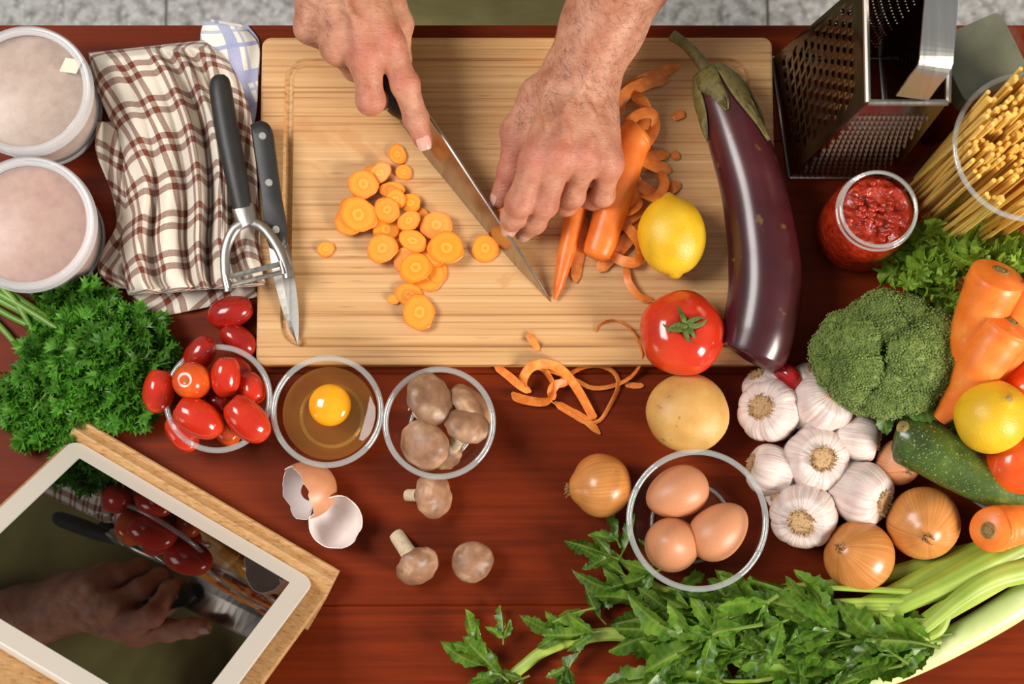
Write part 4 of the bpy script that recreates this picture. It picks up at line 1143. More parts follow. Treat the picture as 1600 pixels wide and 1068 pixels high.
for i, (px, py, dx, dy, up, rp, z, lab) in enumerate((
    (1201, 640, -.45, -.05, .85, 51, .0265, 'garlic bulb at the left end of the pile, round root end facing up left'),
    (1288, 628, .35, -.32, .75, 51, .030, 'garlic bulb tucked under the broccoli\'s left edge'),
    (1276, 717, .12, .06, 1, 52, .0275, 'garlic bulb in the middle of the pile with its root end straight up'),
    (1343, 684, .75, .1, .1, 42, .0225, 'garlic bulb low behind the middle one, below the broccoli'),
    (1199, 732, -.9, -.25, .15, 41, .0215, 'garlic bulb beside the egg bowl with its root end to the left'),
    (1351, 773, .62, .30, .45, 51, .0265, 'garlic bulb with roots facing right, touching two onions'),
    (1256, 805, -.25, .33, .85, 53, .0265, 'front garlic bulb with pinkish skin and root end low left'),
    (1192, 604, -.4, -.6, .3, 34, .0180, 'garlic bulb mostly hidden behind the leftmost bulb'),
    (1266, 596, .2, -.5, .5, 34, .0200, 'garlic bulb mostly hidden between the chilli and the broccoli'),
    (1222, 768, -.2, .2, .3, 30, .0165, 'small garlic bulb peeking out between the front bulbs'))):
    root = thing('garlic_bulb', lab, 'garlic', P(px, py, z), aim(imgdir(dx, dy, up), i * 1.7), 'heap of garlic bulbs')
    s_ = rp * mpp(z)
    o = part('bulb', gms[i % 3], None, root); o.scale = (s_,) * 3
    o = part('root_plate', rms[i % 2], None, root); o.location = (0, 0, s_ * .650); o.scale = (s_ / .0200, s_ / .0200, s_ / .024)
pth = PP(spline([(1214, 582, .024), (1226, 580, .030), (1238, 590, .032), (1244, 608, .027), (1246, 622, .020)], 24)); cr_ = pth[0] * [1, 1, 0]
chl = thing('red_chilli', 'small glossy red chilli pepper between garlic bulbs', 'chilli', cr_)
part('pod', local(cr_, tube(pth, np.interp(np.linspace(0, 1, 24), [0, .1, .6, 1], [.004, .0078, .0072, .002]), 18)), G['chilli'], chl)
# ---------------------------------------------------------------- carrots, slices, peel
def spl_at(pts, q):
    return SPL.setdefault(repr(pts), spline(pts, 401))[int(round(q * 400))]
SPL = {}
def carrot(pts, rad, label, scar_at=None, seed=0, cut=None, sm=0.0, name='carrot', group='whole carrots', m='carrot'):
    n = 46; W_ = PP(spline(pts, n)); s01 = np.linspace(0, 1, n); r = np.interp(s01, *rad)
    if sm:
        s01 = np.linspace(0, 1, n) ** 1.5; W_ = PP([spl_at(pts, q_) for q_ in s01]); r = np.interp(s01, *rad) * np.sqrt(np.clip(1 - (1 - np.clip(s01 / sm, 0, 1)) ** 2, .0, 1)) + 1e-5
    base = W_[n // 2] * [1, 1, 0] + [0, 0, max(0, W_[n // 2][2] - r[n // 2])]
    root = thing(name, label, 'carrot', base, None, group)
    rs = np.random.RandomState(seed); ph = rs.uniform(0, 6, 3)
    wob = lambda s_, th: 1 + .006 * np.sin(34 * s_ + ph[0]) + .006 * np.sin(61 * s_ + ph[1] + th) + .010 * np.cos(3 * th + ph[2])
    part('carrot_root', local(base, tube(W_, r, 26, wob=wob)), G[m], root)
    if scar_at is not None:
        d = nrm(W_[0] - W_[5]); p = W_[0] - d * .0012
        o = part('stem_scar', lump(lathe([(0, .0022), (.0028, .0024), (.0042, .0010), (.0056, .0018), (.0074, .0002), (.0072, -.0022), (0, -.0024)], 22), .0004, 400, seed), G['carrot_scar'], root)
        place(o, p - base, aim(d))
    if cut:
        o = part('cut_face', lathe([(0, .0003), (cut[3] * .55, .0003), (cut[3], 0), (0, -.0006)], 22), G['carrot_slice'], root); place(o, P(*cut[:3]) - base, aim(cut[4:]))
    return root
# on the board
carrot([(905, 298, .0262), (893, 360, .0258), (879, 420, .0235), (867, 468, .0195)], ([0, .1, .5, .85, 1], [.0088, .0092, .0074, .0042, .0012]), 'thin carrot pointing at the knife tip from under the hand', seed=1)
carrot([(1004, 204, .0315), (986, 226, .0325), (962, 300, .0310), (945, 360, .0295), (930, 404, .0280)], ([0, .5, .9, .97, 1], [.0156, .0146, .0122, .0112, .007]), 'thick peeled carrot lying under the hand beside the peelings', None, 2, sm=.13)
carrot([(786, 340, .0275), (806, 322, .0285), (850, 280, .029), (900, 230, .030)], ([0, .02, .1, 1], [.0100, .0108, .0112, .013]), 'carrot being sliced under the fingertips', None, 3, (784, 342, .0275, .0100, -.75, -.6, .1))
# in the bowl at the right
carrot([(1564, 421, .114), (1555, 440, .107), (1533, 490, .092), (1508, 552, .073), (1490, 600, .060)], ([0, .3, .7, 1], [.0215, .0220, .0175, .010]), 'upright carrot rising in front of the lettuce, stem scar on top', (1563, 422, .1275, .35, .05, .95), 4, sm=.20)
carrot([(1606, 438, .098), (1600, 460, .094), (1580, 530, .075), (1560, 590, .060)], ([0, .15, .6, 1], [.0205, .0215, .019, .010]), 'carrot at the right edge behind the two foremost ones', None, 5, sm=.20)
carrot([(1581, 501, .105), (1569, 518, .100), (1530, 572, .086), (1496, 622, .069), (1468, 655, .060)], ([0, .12, .4, .75, 1], [.0210, .0212, .0195, .0135, .006]), 'carrot slanting down behind the lemon, stem scar at the upper right', (1580, 502, .1200, .6, .2, .75), 6, sm=.19)
carrot([(1544, 828, .064), (1553, 826, .057), (1576, 820, .051), (1610, 812, .048), (1680, 800, .046)], ([0, .3, 1], [.0172, .0182, .015]), 'carrot lying on the celery at the right edge, round stem scar to the left', (1541, 828, .0635, -.75, -.1, .65), 7, sm=.15)

# slices on the board
def slice_mesh(seed):
    rs = np.random.RandomState(seed); n = 30; th = np.linspace(0, 2 * math.pi, n, endpoint=False)
    r = 1 + .05 * np.sin(2 * th + rs.uniform(0, 6)) + .035 * np.sin(3 * th + rs.uniform(0, 6)) + .02 * np.sin(7 * th + rs.uniform(0, 6))
    fl_ = rs.uniform(0, 6.28); r = np.minimum(r, .93 / np.maximum(np.cos(th - fl_), .2))
    R_ = .0150
    ring = lambda s_, z: np.column_stack([r * np.cos(th) * R_ * s_, r * np.sin(th) * R_ * s_, np.full(n, z)])
    return loops([ring(.2, -.0011), ring(.96, -.0012), ring(1, -.0008), ring(1, .0008), ring(.96, .0013), ring(.2, .0011)])
slm = [rawmesh('carrot_slice', slice_mesh(s_), G['carrot_slice'], False) for s_ in range(6)]
SL = [(621, 241, 13, 15, 0, ''), (631, 269, 12, 12, 0, ''), (568, 288, 21, 23, 2, ''), (594, 270, 14, 18, 1, ''), (581, 276, 18, 16, 0, ''), (613, 297, 18, 13, 1, ''), (560, 335, 25, 28, 3, ''),
      (548, 325, 16, 16, 1, ''), (545, 346, 20, 22, 1, ''), (605, 328, 19, 19, 3, ''), (618, 312, 15, 16, 2, ''), (641, 317, 14, 16, 1, ''), (639, 345, 18, 14, 3, ''), (657, 340, 13, 17, 0, ''),
      (603, 358, 20, 20, 1, ''), (682, 352, 22, 23, 2, ''), (697, 387, 25, 26, 3, ''), (597, 388, 22, 22, 2, ''), (645, 376, 22, 15, 3, ''), (622, 372, 14, 18, 0, ''), (678, 395, 20, 19, 1, ''),
      (637, 405, 20, 21, 1, ''), (649, 418, 22, 24, 2, ''), (670, 430, 24, 24, 0, ''), (684, 425, 14, 18, 0, ''), (639, 460, 20, 18, 0, ''), (655, 488, 23, 27, 1, ''),
      (615, 468, 9, 7, 0, 'smallest carrot chip at the foot of the slice pile'), (509, 389, 13, 11, 0, 'small carrot slice lying alone near the paring knife'), (758, 388, 19, 21, 0, 'carrot slice lying right beside the chef\'s knife blade')]
SLL = ['topmost carrot slice, set apart nearest the pointing fingertip', 'small pale carrot slice just below the topmost one', "big carrot slice on top at the pile's upper left", "upright oval carrot slice at the pile's upper edge", 'carrot slice hidden under the big upper left slice', 'wide carrot slice lying below the upright oval one', 'largest left-edge carrot slice lying on two others', 'carrot slice peeking out above the largest left slice', 'lowest of three stacked carrot slices at the left edge', 'round carrot slice on top in the middle of the upper pile', 'carrot slice tucked behind the round top slice of the upper pile', 'carrot slice at the right end of the upper pile', "wide oval carrot slice on top at the pile's centre", 'carrot slice peeking out right of the wide central oval', 'carrot slice left of centre, below the round top slice', "upper of two large carrot slices at the pile's right", 'large rightmost carrot slice of the pile, ringed core showing', "large tilted oval carrot slice at the pile's lower left", 'half-moon carrot slice on top in the middle', 'carrot slice hidden between the half-moon and the tilted oval', 'carrot slice mostly under the large rightmost one', 'carrot slice partly covered below the half-moon one', 'pale large carrot slice on top of the lower pile', "broad bottom carrot slice at the lower pile's right", "thin crescent of carrot slice at the lower pile's right edge", "upper carrot slice of the separate pair at the pile's foot", "lowest large carrot slice, nearest the board's front edge"]
for i, (px, py, rx, ry, lv, lab) in enumerate(SL):
    z = BT + .0016 + .0030 * lv; k = mpp(z)
    o = part('carrot_slice', slm[i % 6], None); tag(o, lab or SLL[i], 'carrot slice', 'carrot slices on the cutting board')
    tilt = Vector((RNG.uniform(-.12, .12) * (lv > 0), RNG.uniform(-.12, .12) * (lv > 0), 1))
    place(o, P(px, py, z + (.001 if lv else 0)), aim(tilt, RNG.uniform(-.3, .3)), (1.1 * rx * k / .015, 1.1 * ry * k / .015, 1.0))

# peel ribbons
def peel(pts, w, label, group, roll=None, n=34, thick=.0007):
    W_ = PP(spline(pts, n)); base = W_[n // 2] * [1, 1, 0]
    wd = np.interp(np.linspace(0, 1, n), [0, .12, .5, .88, 1], [w * .25, w * .9, w, w * .85, w * .2])
    rl = 0 if roll is None else np.interp(np.linspace(0, 1, n), np.linspace(0, 1, len(roll)), roll)
    o = part('carrot_peel', (lambda r: (r[0] - base, r[1]))(ribbon(W_, wd, thick, rl)), G['carrot_peel'], None)
    o.location = base; tag(o, label, 'carrot peel', group); return o
PG = 'carrot peelings heaped on the board beside the lemon'
b = BT
rs = np.random.RandomState(5)
PLL = iter(["longest peel strip at the heap's top, pointing at the eggplant stem", 'broad peel strip just below the topmost one, beside the wrist', "curled peel arching over the thick carrot's top end", "peel ribbon hanging at the right of the thick carrot's shoulder", "small looped peel at the thick carrot's top end", "short peel scrap lying alone left of the eggplant's neck", 'flat peel ribbon reaching right at mid heap', 'peel ribbon crossing the flat mid-heap ribbon', 'rounded peel loop at the right of the thick carrot', 'peel ribbon lying inside the rounded loop', "peel running down along the thick carrot's right side", 'peel ribbon lying crosswise left of the lemon', 'wide slanting peel ribbon below left of the lemon', "curled peel at the lemon's lower left", "bent peel nearest the lemon's left side", 'straight peel between the thin and the thick carrot', 'thin curled peel between lemon and tomato', "small peel scrap touching the lemon's top", "tight little peel curl beside the thick carrot's middle", "tiny peel crumb at the heap's right end", "short peel stub at the thick carrot's lower tip"])
for pts, w in (
    ([(1062, 102, b + .002), (1020, 118, b + .004), (985, 135, b + .006), (962, 158, b + .004)], .0075), ([(1046, 122, b + .002), (1010, 130, b + .006), (975, 150, b + .010), (960, 190, b + .006)], .0085),
    ([(985, 145, b + .008), (1005, 160, b + .014), (1010, 185, b + .012), (998, 215, b + .006)], .0075), ([(1018, 172, b + .004), (1022, 200, b + .010), (1005, 228, b + .012), (990, 245, b + .006)], .008),
    ([(970, 200, b + .012), (1000, 178, b + .016), (1022, 180, b + .014), (1020, 205, b + .006)], .007), ([(1070, 176, b + .002), (1060, 180, b + .002), (1051, 185, b + .002)], .006),
    ([(1046, 240, b + .002), (1020, 244, b + .006), (995, 250, b + .010), (970, 268, b + .006)], .008), ([(1048, 268, b + .002), (1022, 258, b + .006), (998, 246, b + .012), (985, 240, b + .008)], .009),
    ([(1030, 262, b + .003), (1038, 288, b + .010), (1024, 308, b + .012), (1000, 300, b + .008), (978, 286, b + .004)], .0065), ([(974, 284, b + .004), (1000, 290, b + .012), (1020, 302, b + .010), (1036, 300, b + .003)], .0075),
    ([(990, 268, b + .014), (994, 300, b + .010), (985, 330, b + .008), (972, 352, b + .003)], .009), ([(1008, 322, b + .004), (985, 340, b + .010), (962, 344, b + .008), (944, 338, b + .003)], .008),
    ([(1002, 345, b + .004), (975, 380, b + .006), (950, 405, b + .004), (935, 424, b + .002)], .0095), ([(950, 396, b + .006), (975, 408, b + .010), (995, 408, b + .010), (1003, 390, b + .004)], .007),
    ([(965, 345, b + .006), (985, 360, b + .012), (1000, 384, b + .008), (995, 402, b + .003)], .007), ([(912, 330, b + .004), (908, 370, b + .004), (902, 410, b + .003), (899, 442, b + .002)], .0080),
    ([(978, 412, b + .003), (982, 440, b + .006), (998, 462, b + .006), (1020, 470, b + .003)], .005), ([(1062, 285, b + .002), (1052, 294, b + .003), (1043, 300, b + .002)], .0065),
    ([(966, 306, b + .006), (975, 330, b + .012), (995, 325, b + .014), (1000, 308, b + .006)], .006), ([(1052, 236, b + .0015), (1056, 244, b + .0025), (1055, 250, b + .0015)], .005),
    ([(955, 360, b + .004), (972, 388, b + .003), (962, 402, b + .003)], .008)):
    peel(pts, w * 1.3, next(PLL), PG, rs.uniform(-.35, .35, 4))
PG2 = 'carrot peelings on the table in front of the board'
peel([(824, 521, b + .0015), (832, 532, b + .003), (842, 547, b + .0015)], .006, 'short carrot peel scrap on the board\'s front edge', PG2)
peel([(822, 604, .006), (818, 590, .018), (832, 572, .022), (860, 569, .020), (884, 584, .014), (905, 612, .009), (925, 648, .004), (930, 655, .002)], .0085, 'broadest curled peel ribbon looping over the table heap', PG2, [1.2, .9, .3, 0, 0, .2])
peel([(800, 613, .003), (812, 622, .006), (845, 628, .004), (862, 622, .008), (864, 600, .010), (852, 580, .012), (843, 575, .012)], .0095, 'flat peel ribbon at the left of the table heap', PG2, [.2, .4, .8, .5, .2])
peel([(772, 570, .006), (792, 585, .004), (815, 604, .003), (830, 612, .002)], .007, 'straight peel strip leaning on the board\'s front edge', PG2)
peel([(838, 576, .014), (868, 582, .010), (900, 594, .006), (926, 606, .003), (960, 602, .003), (990, 585, .006), (1003, 555, .016), (990, 520, .020), (962, 500, .020), (938, 505, .0185), (931, 518, .0172)], .0040, 'long thin peel thread looping up beside the tomato', PG2, [.3, 0, .8, .9, .6])
peel([(862, 604, .012), (884, 588, .008), (910, 574, .004), (936, 571, .003), (960, 582, .004), (966, 604, .004), (950, 638, .003), (936, 657, .003), (915, 660, .003), (890, 645, .004), (860, 626, .005)], .0042, 'thin peel thread making a wide loop on the table', PG2, [.6, .4, .8, .3])
peel([(866, 628, .004), (890, 642, .003), (915, 656, .003), (938, 678, .002)], .0075, 'tapering peel strip at the front of the table heap', PG2, [.3, .1, .4])
peel([(890, 598, .008), (870, 600, .012), (862, 612, .010), (866, 624, .004)], .0080, 'small curled peel piece inside the table heap', PG2, [.8, .2, .6])
peel([(976, 600, .0012), (990, 602, .0014), (1006, 602, .0012)], .005, 'small flat peel scrap between heap and potato', PG2)
o = part('peel_sliver', box(-.015, .015, -.0022, .0022, 0, .001, .0004), simple('sliver', [c(214, 172, 56)], rough=.5)); o.location = P(958, 525, BT - .0030) + [0, 0, .0002]
tag(o, 'narrow yellow sliver lying in the board\'s front groove', 'peel')

# ---------------------------------------------------------------- zucchini and plate
def shallow(px, py, r, h, rb):
    p = P(px, py, h); base = np.array([p[0], p[1], .0004])
    root = thing('glass_plate', 'wide shallow glass plate under the vegetables at the right', 'plate', base)
    part('plate_wall', lathe([(0, 0), (rb, 0), (r * .8, h * .45), (r, h - .002), (r - .002, h), (r * .78, h * .52), (rb * .9, .004), (0, .004)], 72), G['thin_glass'], root)
    part('rim', lathe([(r - .001 + .0026 * math.cos(a), h - .001 + .0022 * math.sin(a)) for a in [2 * math.pi * i / 12 for i in range(12)]], 80, True), G['glass_rim'], root)
shallow(1626, 640, .0915, .026, .05)
zp = PP(spline([(1398, 676, .046), (1416, 682, .048), (1450, 700, .050), (1490, 727, .050), (1540, 755, .049), (1600, 774, .047), (1680, 790, .044)], 50))
zr_ = np.interp(np.linspace(0, 1, 50), [0, .02, .08, .2, .4, .6, .8, 1], [.004, .013, .0195, .0225, .0210, .0175, .0150, .014])
zb = zp[25] * [1, 1, 0] + [0, 0, .03]
zu = thing('zucchini', 'speckled dark green zucchini lying over the glass plate\'s rim', 'zucchini', zb)
part('fruit', local(zb, tube(zp, zr_, 36, wob=lambda s_, th: 1 + .02 * np.cos(5 * th))), G['zucchini'], zu)
o = part('stem_end', lump(lathe([(0, .0015), (.003, .002), (.005, .0012), (.0056, -.001), (0, -.002)], 16), .0005, 400, 2), G['zucchini_end'], zu); place(o, P(1411, 667, .0655) - zb, aim((-.35, .35, .85)))
# ---------------------------------------------------------------- leaves
def leaf_mesh(outline, nrib=9, curl=.3, fold=.25, ruff=.12, seed=0, freq=3.0):
    """leaf in local x (length 0..1) / y; outline gives half width at x; both sides serrate; returns verts, faces, vein"""
    rs = np.random.RandomState(seed); xs, ws = np.array(outline).T
    n = len(xs); m = 4
    V, vein = [], []
    ph = rs.uniform(0, 6, 6)
    for i in range(n):
        for j in range(-m, m + 1):
            u = j / m; y = u * ws[i]; x = xs[i] + .16 * abs(u) * ws[i]
            z = fold * abs(y) - curl * x * x + ruff * abs(u) ** 1.5 * (math.sin(freq * 6.28 * x + ph[0] + (u > 0) * ph[1]) + .5 * math.sin(freq * 13 * x + ph[2])) * .5
            V.append((x, y, z)); vein.append(1.0 if j == 0 else (.30 if (i % 3 == 0 and abs(u) < .8) else 0))
    F = []
    w = 2 * m + 1
    for i in range(n - 1):
        for j in range(2 * m): F.append((i * w + j, i * w + j + 1, (i + 1) * w + j + 1, (i + 1) * w + j))
    return np.array(V), F, np.array(vein)
def serr(base, n, teeth, depth, seed):
    rs = np.random.RandomState(seed); o = []
    for i in range(n):
        x = i / (n - 1); w = np.interp(x, *base)
        t_ = (x * teeth) % 1.0
        o.append((x, max(w * (1 - depth * t_ * rs.uniform(.6, 1.2)), .004)))
    return o
# celery: long toothed leaflets, single or in threes
def celery_leaf(seed):
    rs = np.random.RandomState(seed); P_, vn = [], []
    base = ([0, .06, .2, .34, .36, .5, .64, .66, .8, 1], [.03, .08, .20, .30, .20, .28, .30, .20, .18, .01])
    lay_ = ((0, 1.0, .15),) if seed % 3 == 0 else ((0, 1.0, .25), (40, .70, .10), (-42, .68, .08))
    for ang, s_, off in lay_:
        v, f, ve = leaf_mesh(serr(base, 33, 8, .22, seed + int(abs(ang))), 9, rs.uniform(-.1, .5), rs.uniform(.45, 1.15) * (1 if rs.rand() < .7 else -1), rs.uniform(.06, .16), seed + int(ang) % 7, 1.6)
        a = math.radians(ang + rs.uniform(-10, 10)); R_ = np.array([[math.cos(a), -math.sin(a), 0], [math.sin(a), math.cos(a), 0], [0, 0, 1]])
        v = v * s_ * [1.2, .80, .85]; v[:, 1] += .22 * v[:, 0] ** 2 * rs.uniform(-1, 1); v[:, 2] += .10 * v[:, 0] * rs.uniform(-.3, 1)
        P_.append((v @ R_.T + [off * .5, 0, rs.uniform(0, .05)], f)); vn.append(ve)
    st = tube(np.array([(-.16, 0, -.02), (0, 0, 0), (.3, 0, .02)]), [.032, .028, .014], 6); P_.append(st); vn.append(np.ones(len(st[0])) * .9)
    v, f = join(P_)
    v[:, 2] -= v[:, 2].min() + .12
    return v, f, np.concatenate(vn)
clm = []
for s_ in range(9):
    v, f, ve = celery_leaf(20 + s_); clm.append(rawmesh('leaf', (v, f), G['celery_leaf'], True, attr={'vein': ve}))
cel0 = P(1300, 960, 0) * [1, 1, 0]
cel = thing('celery_bunch', 'bunch of leafy green celery stalks lying across the front right of the table', 'celery', cel0)
def stalk(pts, r, name='stalk', m='celery_stalk', ell=(.75, 1), n=34):
    W_ = PP(spline(pts, n)); r = np.interp(np.linspace(0, 1, n), np.linspace(0, 1, len(r)), r)
    part(name, local(cel0, tube(W_, r, 40, ell=ell, wob=lambda s_, th: 1 + .035 * np.cos(9 * th))), G[m], cel)
stalk([(1640, 812, .020), (1560, 850, .022), (1450, 902, .024), (1380, 935, .024), (1300, 962, .022), (1220, 985, .018)], [.011, .0105, .0085, .006, .004])
stalk([(1640, 830, .030), (1540, 880, .032), (1470, 915, .031), (1400, 948, .028), (1340, 985, .022)], [.012, .012, .0095, .007, .004])
stalk([(1660, 852, .022), (1590, 882, .026), (1510, 930, .028), (1440, 975, .026), (1360, 1010, .022), (1240, 1050, .016)], [.012, .0115, .010, .007, .0045, .003])
stalk([(1640, 840, .014), (1500, 870, .014), (1420, 890, .014), (1330, 910, .014), (1240, 918, .012), (1140, 922, .010)], [.010, .009, .006, .004, .003])
stalk([(1650, 880, .032), (1560, 900, .036), (1500, 935, .036), (1420, 1000, .030), (1340, 1050, .022)], [.011, .010, .0075, .005, .0035])
stalk([(1480, 960, .034), (1468, 985, .034), (1440, 1000, .033), (1410, 1020, .030), (1390, 1045, .026)], [.004, .0035, .003, .0022])
stalk([(1200, 1030, .010), (1100, 1012, .012), (1040, 1003, .012), (962, 990, .011), (900, 998, .010), (850, 1016, .010), (818, 1040, .010), (770, 1080, .009)], [.006, .006, .0055, .005, .0046, .0042])
stalk([(1200, 960, .010), (1120, 940, .010), (1060, 930, .010), (1000, 900, .010), (955, 860, .010)], [.005, .004, .003, .002])
stalk([(1340, 1000, .012), (1220, 1040, .012), (1120, 1075, .010)], [.008, .006, .005]); stalk([(1360, 1010, .02), (1270, 1060, .02), (1180, 1100, .018)], [.006, .005, .004])
for q_ in range(11):                                   # thin leaf stems threading through the bunch
    y_ = 915 + 14 * q_ + RNG.uniform(-5, 5); x_ = RNG.uniform(1380, 1470)
    stalk([(x_, y_ * .55 + 425, .030), (x_ - 90, y_ * .75 + 238, .034), (x_ - 200, y_ + 8, .036), (x_ - 320, y_ + RNG.uniform(0, 26), .030)], [.0030, .0024, .0018, .0012], n=20)
rs = np.random.RandomState(8)
LV = [(742, 1000, 40, 250, .012), (735, 1035, 44, 190, .014), (762, 1045, 50, 215, .018), (800, 1060, 40, 160, .012), (895, 965, 52, 165, .016), (860, 985, 40, 190, .014), (905, 985, 46, 175, .020),
      (890, 1030, 42, 125, .012), (878, 1055, 36, 110, .012), (780, 985, 30, 265, .010), (930, 955, 36, 230, .014), (950, 830, 44, 240, .012), (935, 865, 44, 200, .014), (958, 885, 48, 215, .016), (955, 915, 50, 185, .012),
      (1000, 900, 48, 160, .020), (990, 935, 50, 200, .018), (1020, 955, 56, 170, .024), (1060, 965, 56, 150, .028), (1040, 1000, 50, 185, .02), (1075, 935, 54, 20, .022), (1100, 975, 60, 190, .030), (1010, 1050, 56, 170, .016), (1050, 1035, 60, 200, .022),
      (1020, 860, 36, 280, .008), (975, 850, 40, 300, .010)]
for i in range(66):
    t_ = rs.rand(); x = 1050 + 400 * t_; mid = 995 - 38 * t_; y = mid + rs.uniform(-62, 78) * (1 - .35 * t_)
    if x < 1200 and y < 935: y = 940 + rs.uniform(0, 60)
    if (x - 1342) ** 2 + (y - 868) ** 2 < 115 ** 2: y += 70
    LV.append((x, y, rs.uniform(42, 66), rs.uniform(150, 212), rs.uniform(.016, .040)))
for i in range(14): LV.append((rs.uniform(1040, 1330), rs.uniform(1045, 1085), rs.uniform(46, 64), rs.uniform(140, 215), rs.uniform(.012, .026)))
for i, (x, y, s_, ang, z) in enumerate(LV):
    if i >= 26 and 1240 < x < 1420 and y < 935: z = min(z, .018)
    o = part('leaf', clm[i % 9], None, cel)
    a = math.radians(ang); d = np.array([math.cos(a), -math.sin(a) if False else math.sin(a), 0]); d[1] = -d[1] if False else d[1]
    # ang is measured in the picture: 180 points left, 90 points down
    dirw = np.array([math.cos(a), -math.sin(a), rs.uniform(-.12, .12)])
    q = Vector(dirw).to_track_quat('X', 'Z') @ Quaternion((1, 0, 0), rs.uniform(-.55, .55))
    z = max(z, .011)
    place(o, P(x, y, z) - cel0 - dirw * s_ * mpp(z) * .5, q, float(s_ * mpp(z) * (1.75 if i >= 26 else 1.35)))

# leek under the celery
lk0 = P(1450, 1010, 0) * [1, 1, 0]
lk = thing('leek', 'pale leek stem under the celery at the lower right corner', 'leek', lk0)
W_ = PP(spline([(1660, 890, .015), (1580, 948, .0145), (1500, 995, .0135), (1420, 1035, .0125), (1340, 1066, .0115)], 40))
part('white_shaft', local(lk0, tube(W_, np.linspace(.0140, .0110, 40), 24, wob=lambda s_, th: 1 + .015 * np.cos(11 * th))), G['leek'], lk)
for k in range(5):
    W_ = PP(spline([(1420, 1034, .013), (1360 - 8 * k, 1052 + 6 * k, .014), (1290 - 16 * k, 1070 + 12 * k, .012), (1200, 1082 + 14 * k, .008)], 24))
    part('leaf_blade', local(lk0, ribbon(W_, np.interp(np.linspace(0, 1, 24), [0, .2, 1], [.020, .019, .012]), .001, .3 - .15 * k)), G['leek_green'] if k else G['leek'], lk)

# ---------------------------------------------------------------- parsley
def sprig(seed):
    rs = np.random.RandomState(seed); parts_ = []
    def leaflet(p, d, s_, up):
        d = nrm(d); u = nrm(np.asarray(up) - d * np.dot(up, d)); sd = np.cross(d, u)
        n = 11; V = [p]; F = []
        for k in range(n):
            a = -1.15 + 2.3 * k / (n - 1); r = s_ * (1.0 if k % 2 == 0 else .66) * (1 - .12 * abs(a))
            V.append(p + d * r * math.cos(a) + sd * r * math.sin(a) * 1.0 + u * s_ * (.30 * (math.sin(a * 4 + seed) * .6 + rs.uniform(-.5, .5)) * (1 if k % 2 == 0 else .4) + .10))
        for k in range(1, n): F.append((0, k, k + 1))
        parts_.append((np.array(V), F))
    for br in range(6):
        a = rs.uniform(0, 6.28); el = rs.uniform(.15, 1.2); L = rs.uniform(.45, 1.0)
        d = np.array([math.cos(a) * math.cos(el), math.sin(a) * math.cos(el), math.sin(el)])
        tip = d * L
        parts_.append(tube(np.array([(0, 0, 0), tip * .5 + [0, 0, .05], tip]), [.035, .026, .015], 4))
        for k in range(4):
            t_ = .40 + .18 * k; q = tip * t_; dd = (d + rs.normal(0, .65, 3)) * [1, 1, .45]
            leaflet(q, dd, rs.uniform(.42, .66), rs.normal(0, .32, 3) + [0, 0, 1])
        leaflet(tip, d * [1, 1, .5], .62, rs.normal(0, .3, 3) + [0, 0, 1])
    return join(parts_)
spm = [rawmesh('leaf_sprig', sprig(s_), G['parsley_leaf'], False) for s_ in range(6)]
pa0 = P(130, 580, 0) * [1, 1, 0]
pa = thing('parsley_bunch', 'bunch of curly green parsley with stems running off to the left', 'parsley', pa0)
for pts, r in (([(-20, 440, .012), (20, 462, .014), (60, 488, .018), (95, 512, .022), (150, 545, .024)], .0042), ([(-20, 458, .010), (25, 482, .012), (70, 505, .015), (120, 530, .018)], .0036), ([(-20, 474, .008), (20, 496, .010), (60, 516, .013), (110, 545, .016)], .0030),
               ([(5, 452, .020), (25, 472, .021), (45, 505, .021), (62, 540, .018), (90, 590, .014)], .0030), ([(-20, 490, .006), (10, 520, .006), (40, 557, .006), (70, 600, .008)], .0030), ([(-20, 448, .018), (40, 482, .022), (100, 520, .026), (170, 570, .026)], .0032)):
    W_ = PP(spline(pts, 24)); part('stem', local(pa0, tube(W_, np.linspace(r, r * .7, 24), 10)), G['parsley_stem'], pa)
poly = np.array([(75, 468), (130, 458), (160, 478), (205, 490), (240, 515), (262, 545), (262, 578), (235, 600), (215, 620), (210, 650), (180, 650), (150, 640), (118, 668), (70, 678), (45, 665), (20, 640), (5, 645), (0, 625), (25, 608), (55, 575), (60, 545), (85, 520), (70, 490)])
def inside(p):
    c_ = False; n = len(poly)
    for i in range(n):
        a, b_ = poly[i], poly[(i + 1) % n]
        if (a[1] > p[1]) != (b_[1] > p[1]) and p[0] < (b_[0] - a[0]) * (p[1] - a[1]) / (b_[1] - a[1]) + a[0]: c_ = not c_
    return c_
rs = np.random.RandomState(21); pts = []
while len(pts) < 150:
    p = (rs.uniform(-5, 268), rs.uniform(455, 682))
    if inside(p) and all((p[0] - q_[0]) ** 2 + (p[1] - q_[1]) ** 2 > 150 for q_ in pts): pts.append(p)
for i, (x, y) in enumerate(pts):
    cen = math.hypot((x - 150) / 120, (y - 560) / 90)
    z = max(.006, .036 * (1 - cen * .75) + rs.uniform(-.016, .006)); s_ = rs.uniform(.0135, .0205)
    o = part('leaf_sprig', spm[i % 6], None, pa)
    place(o, P(x, y, z) - pa0, Quaternion((0, 0, 1), rs.uniform(0, 6.28)) @ Quaternion((1, 0, 0), rs.uniform(-.5, .5)), float(s_))
for i in range(22):
    x, y = pts[i * 5]; W_ = PP(spline([(120 + rs.uniform(-20, 20), 540, .02), ((x + 120) / 2, (y + 540) / 2 + rs.uniform(-8, 8), .024), (x, y, .022)], 12))
    part('stem', local(pa0, tube(W_, np.linspace(.0016, .0009, 12), 6)), G['parsley_stem'], pa)

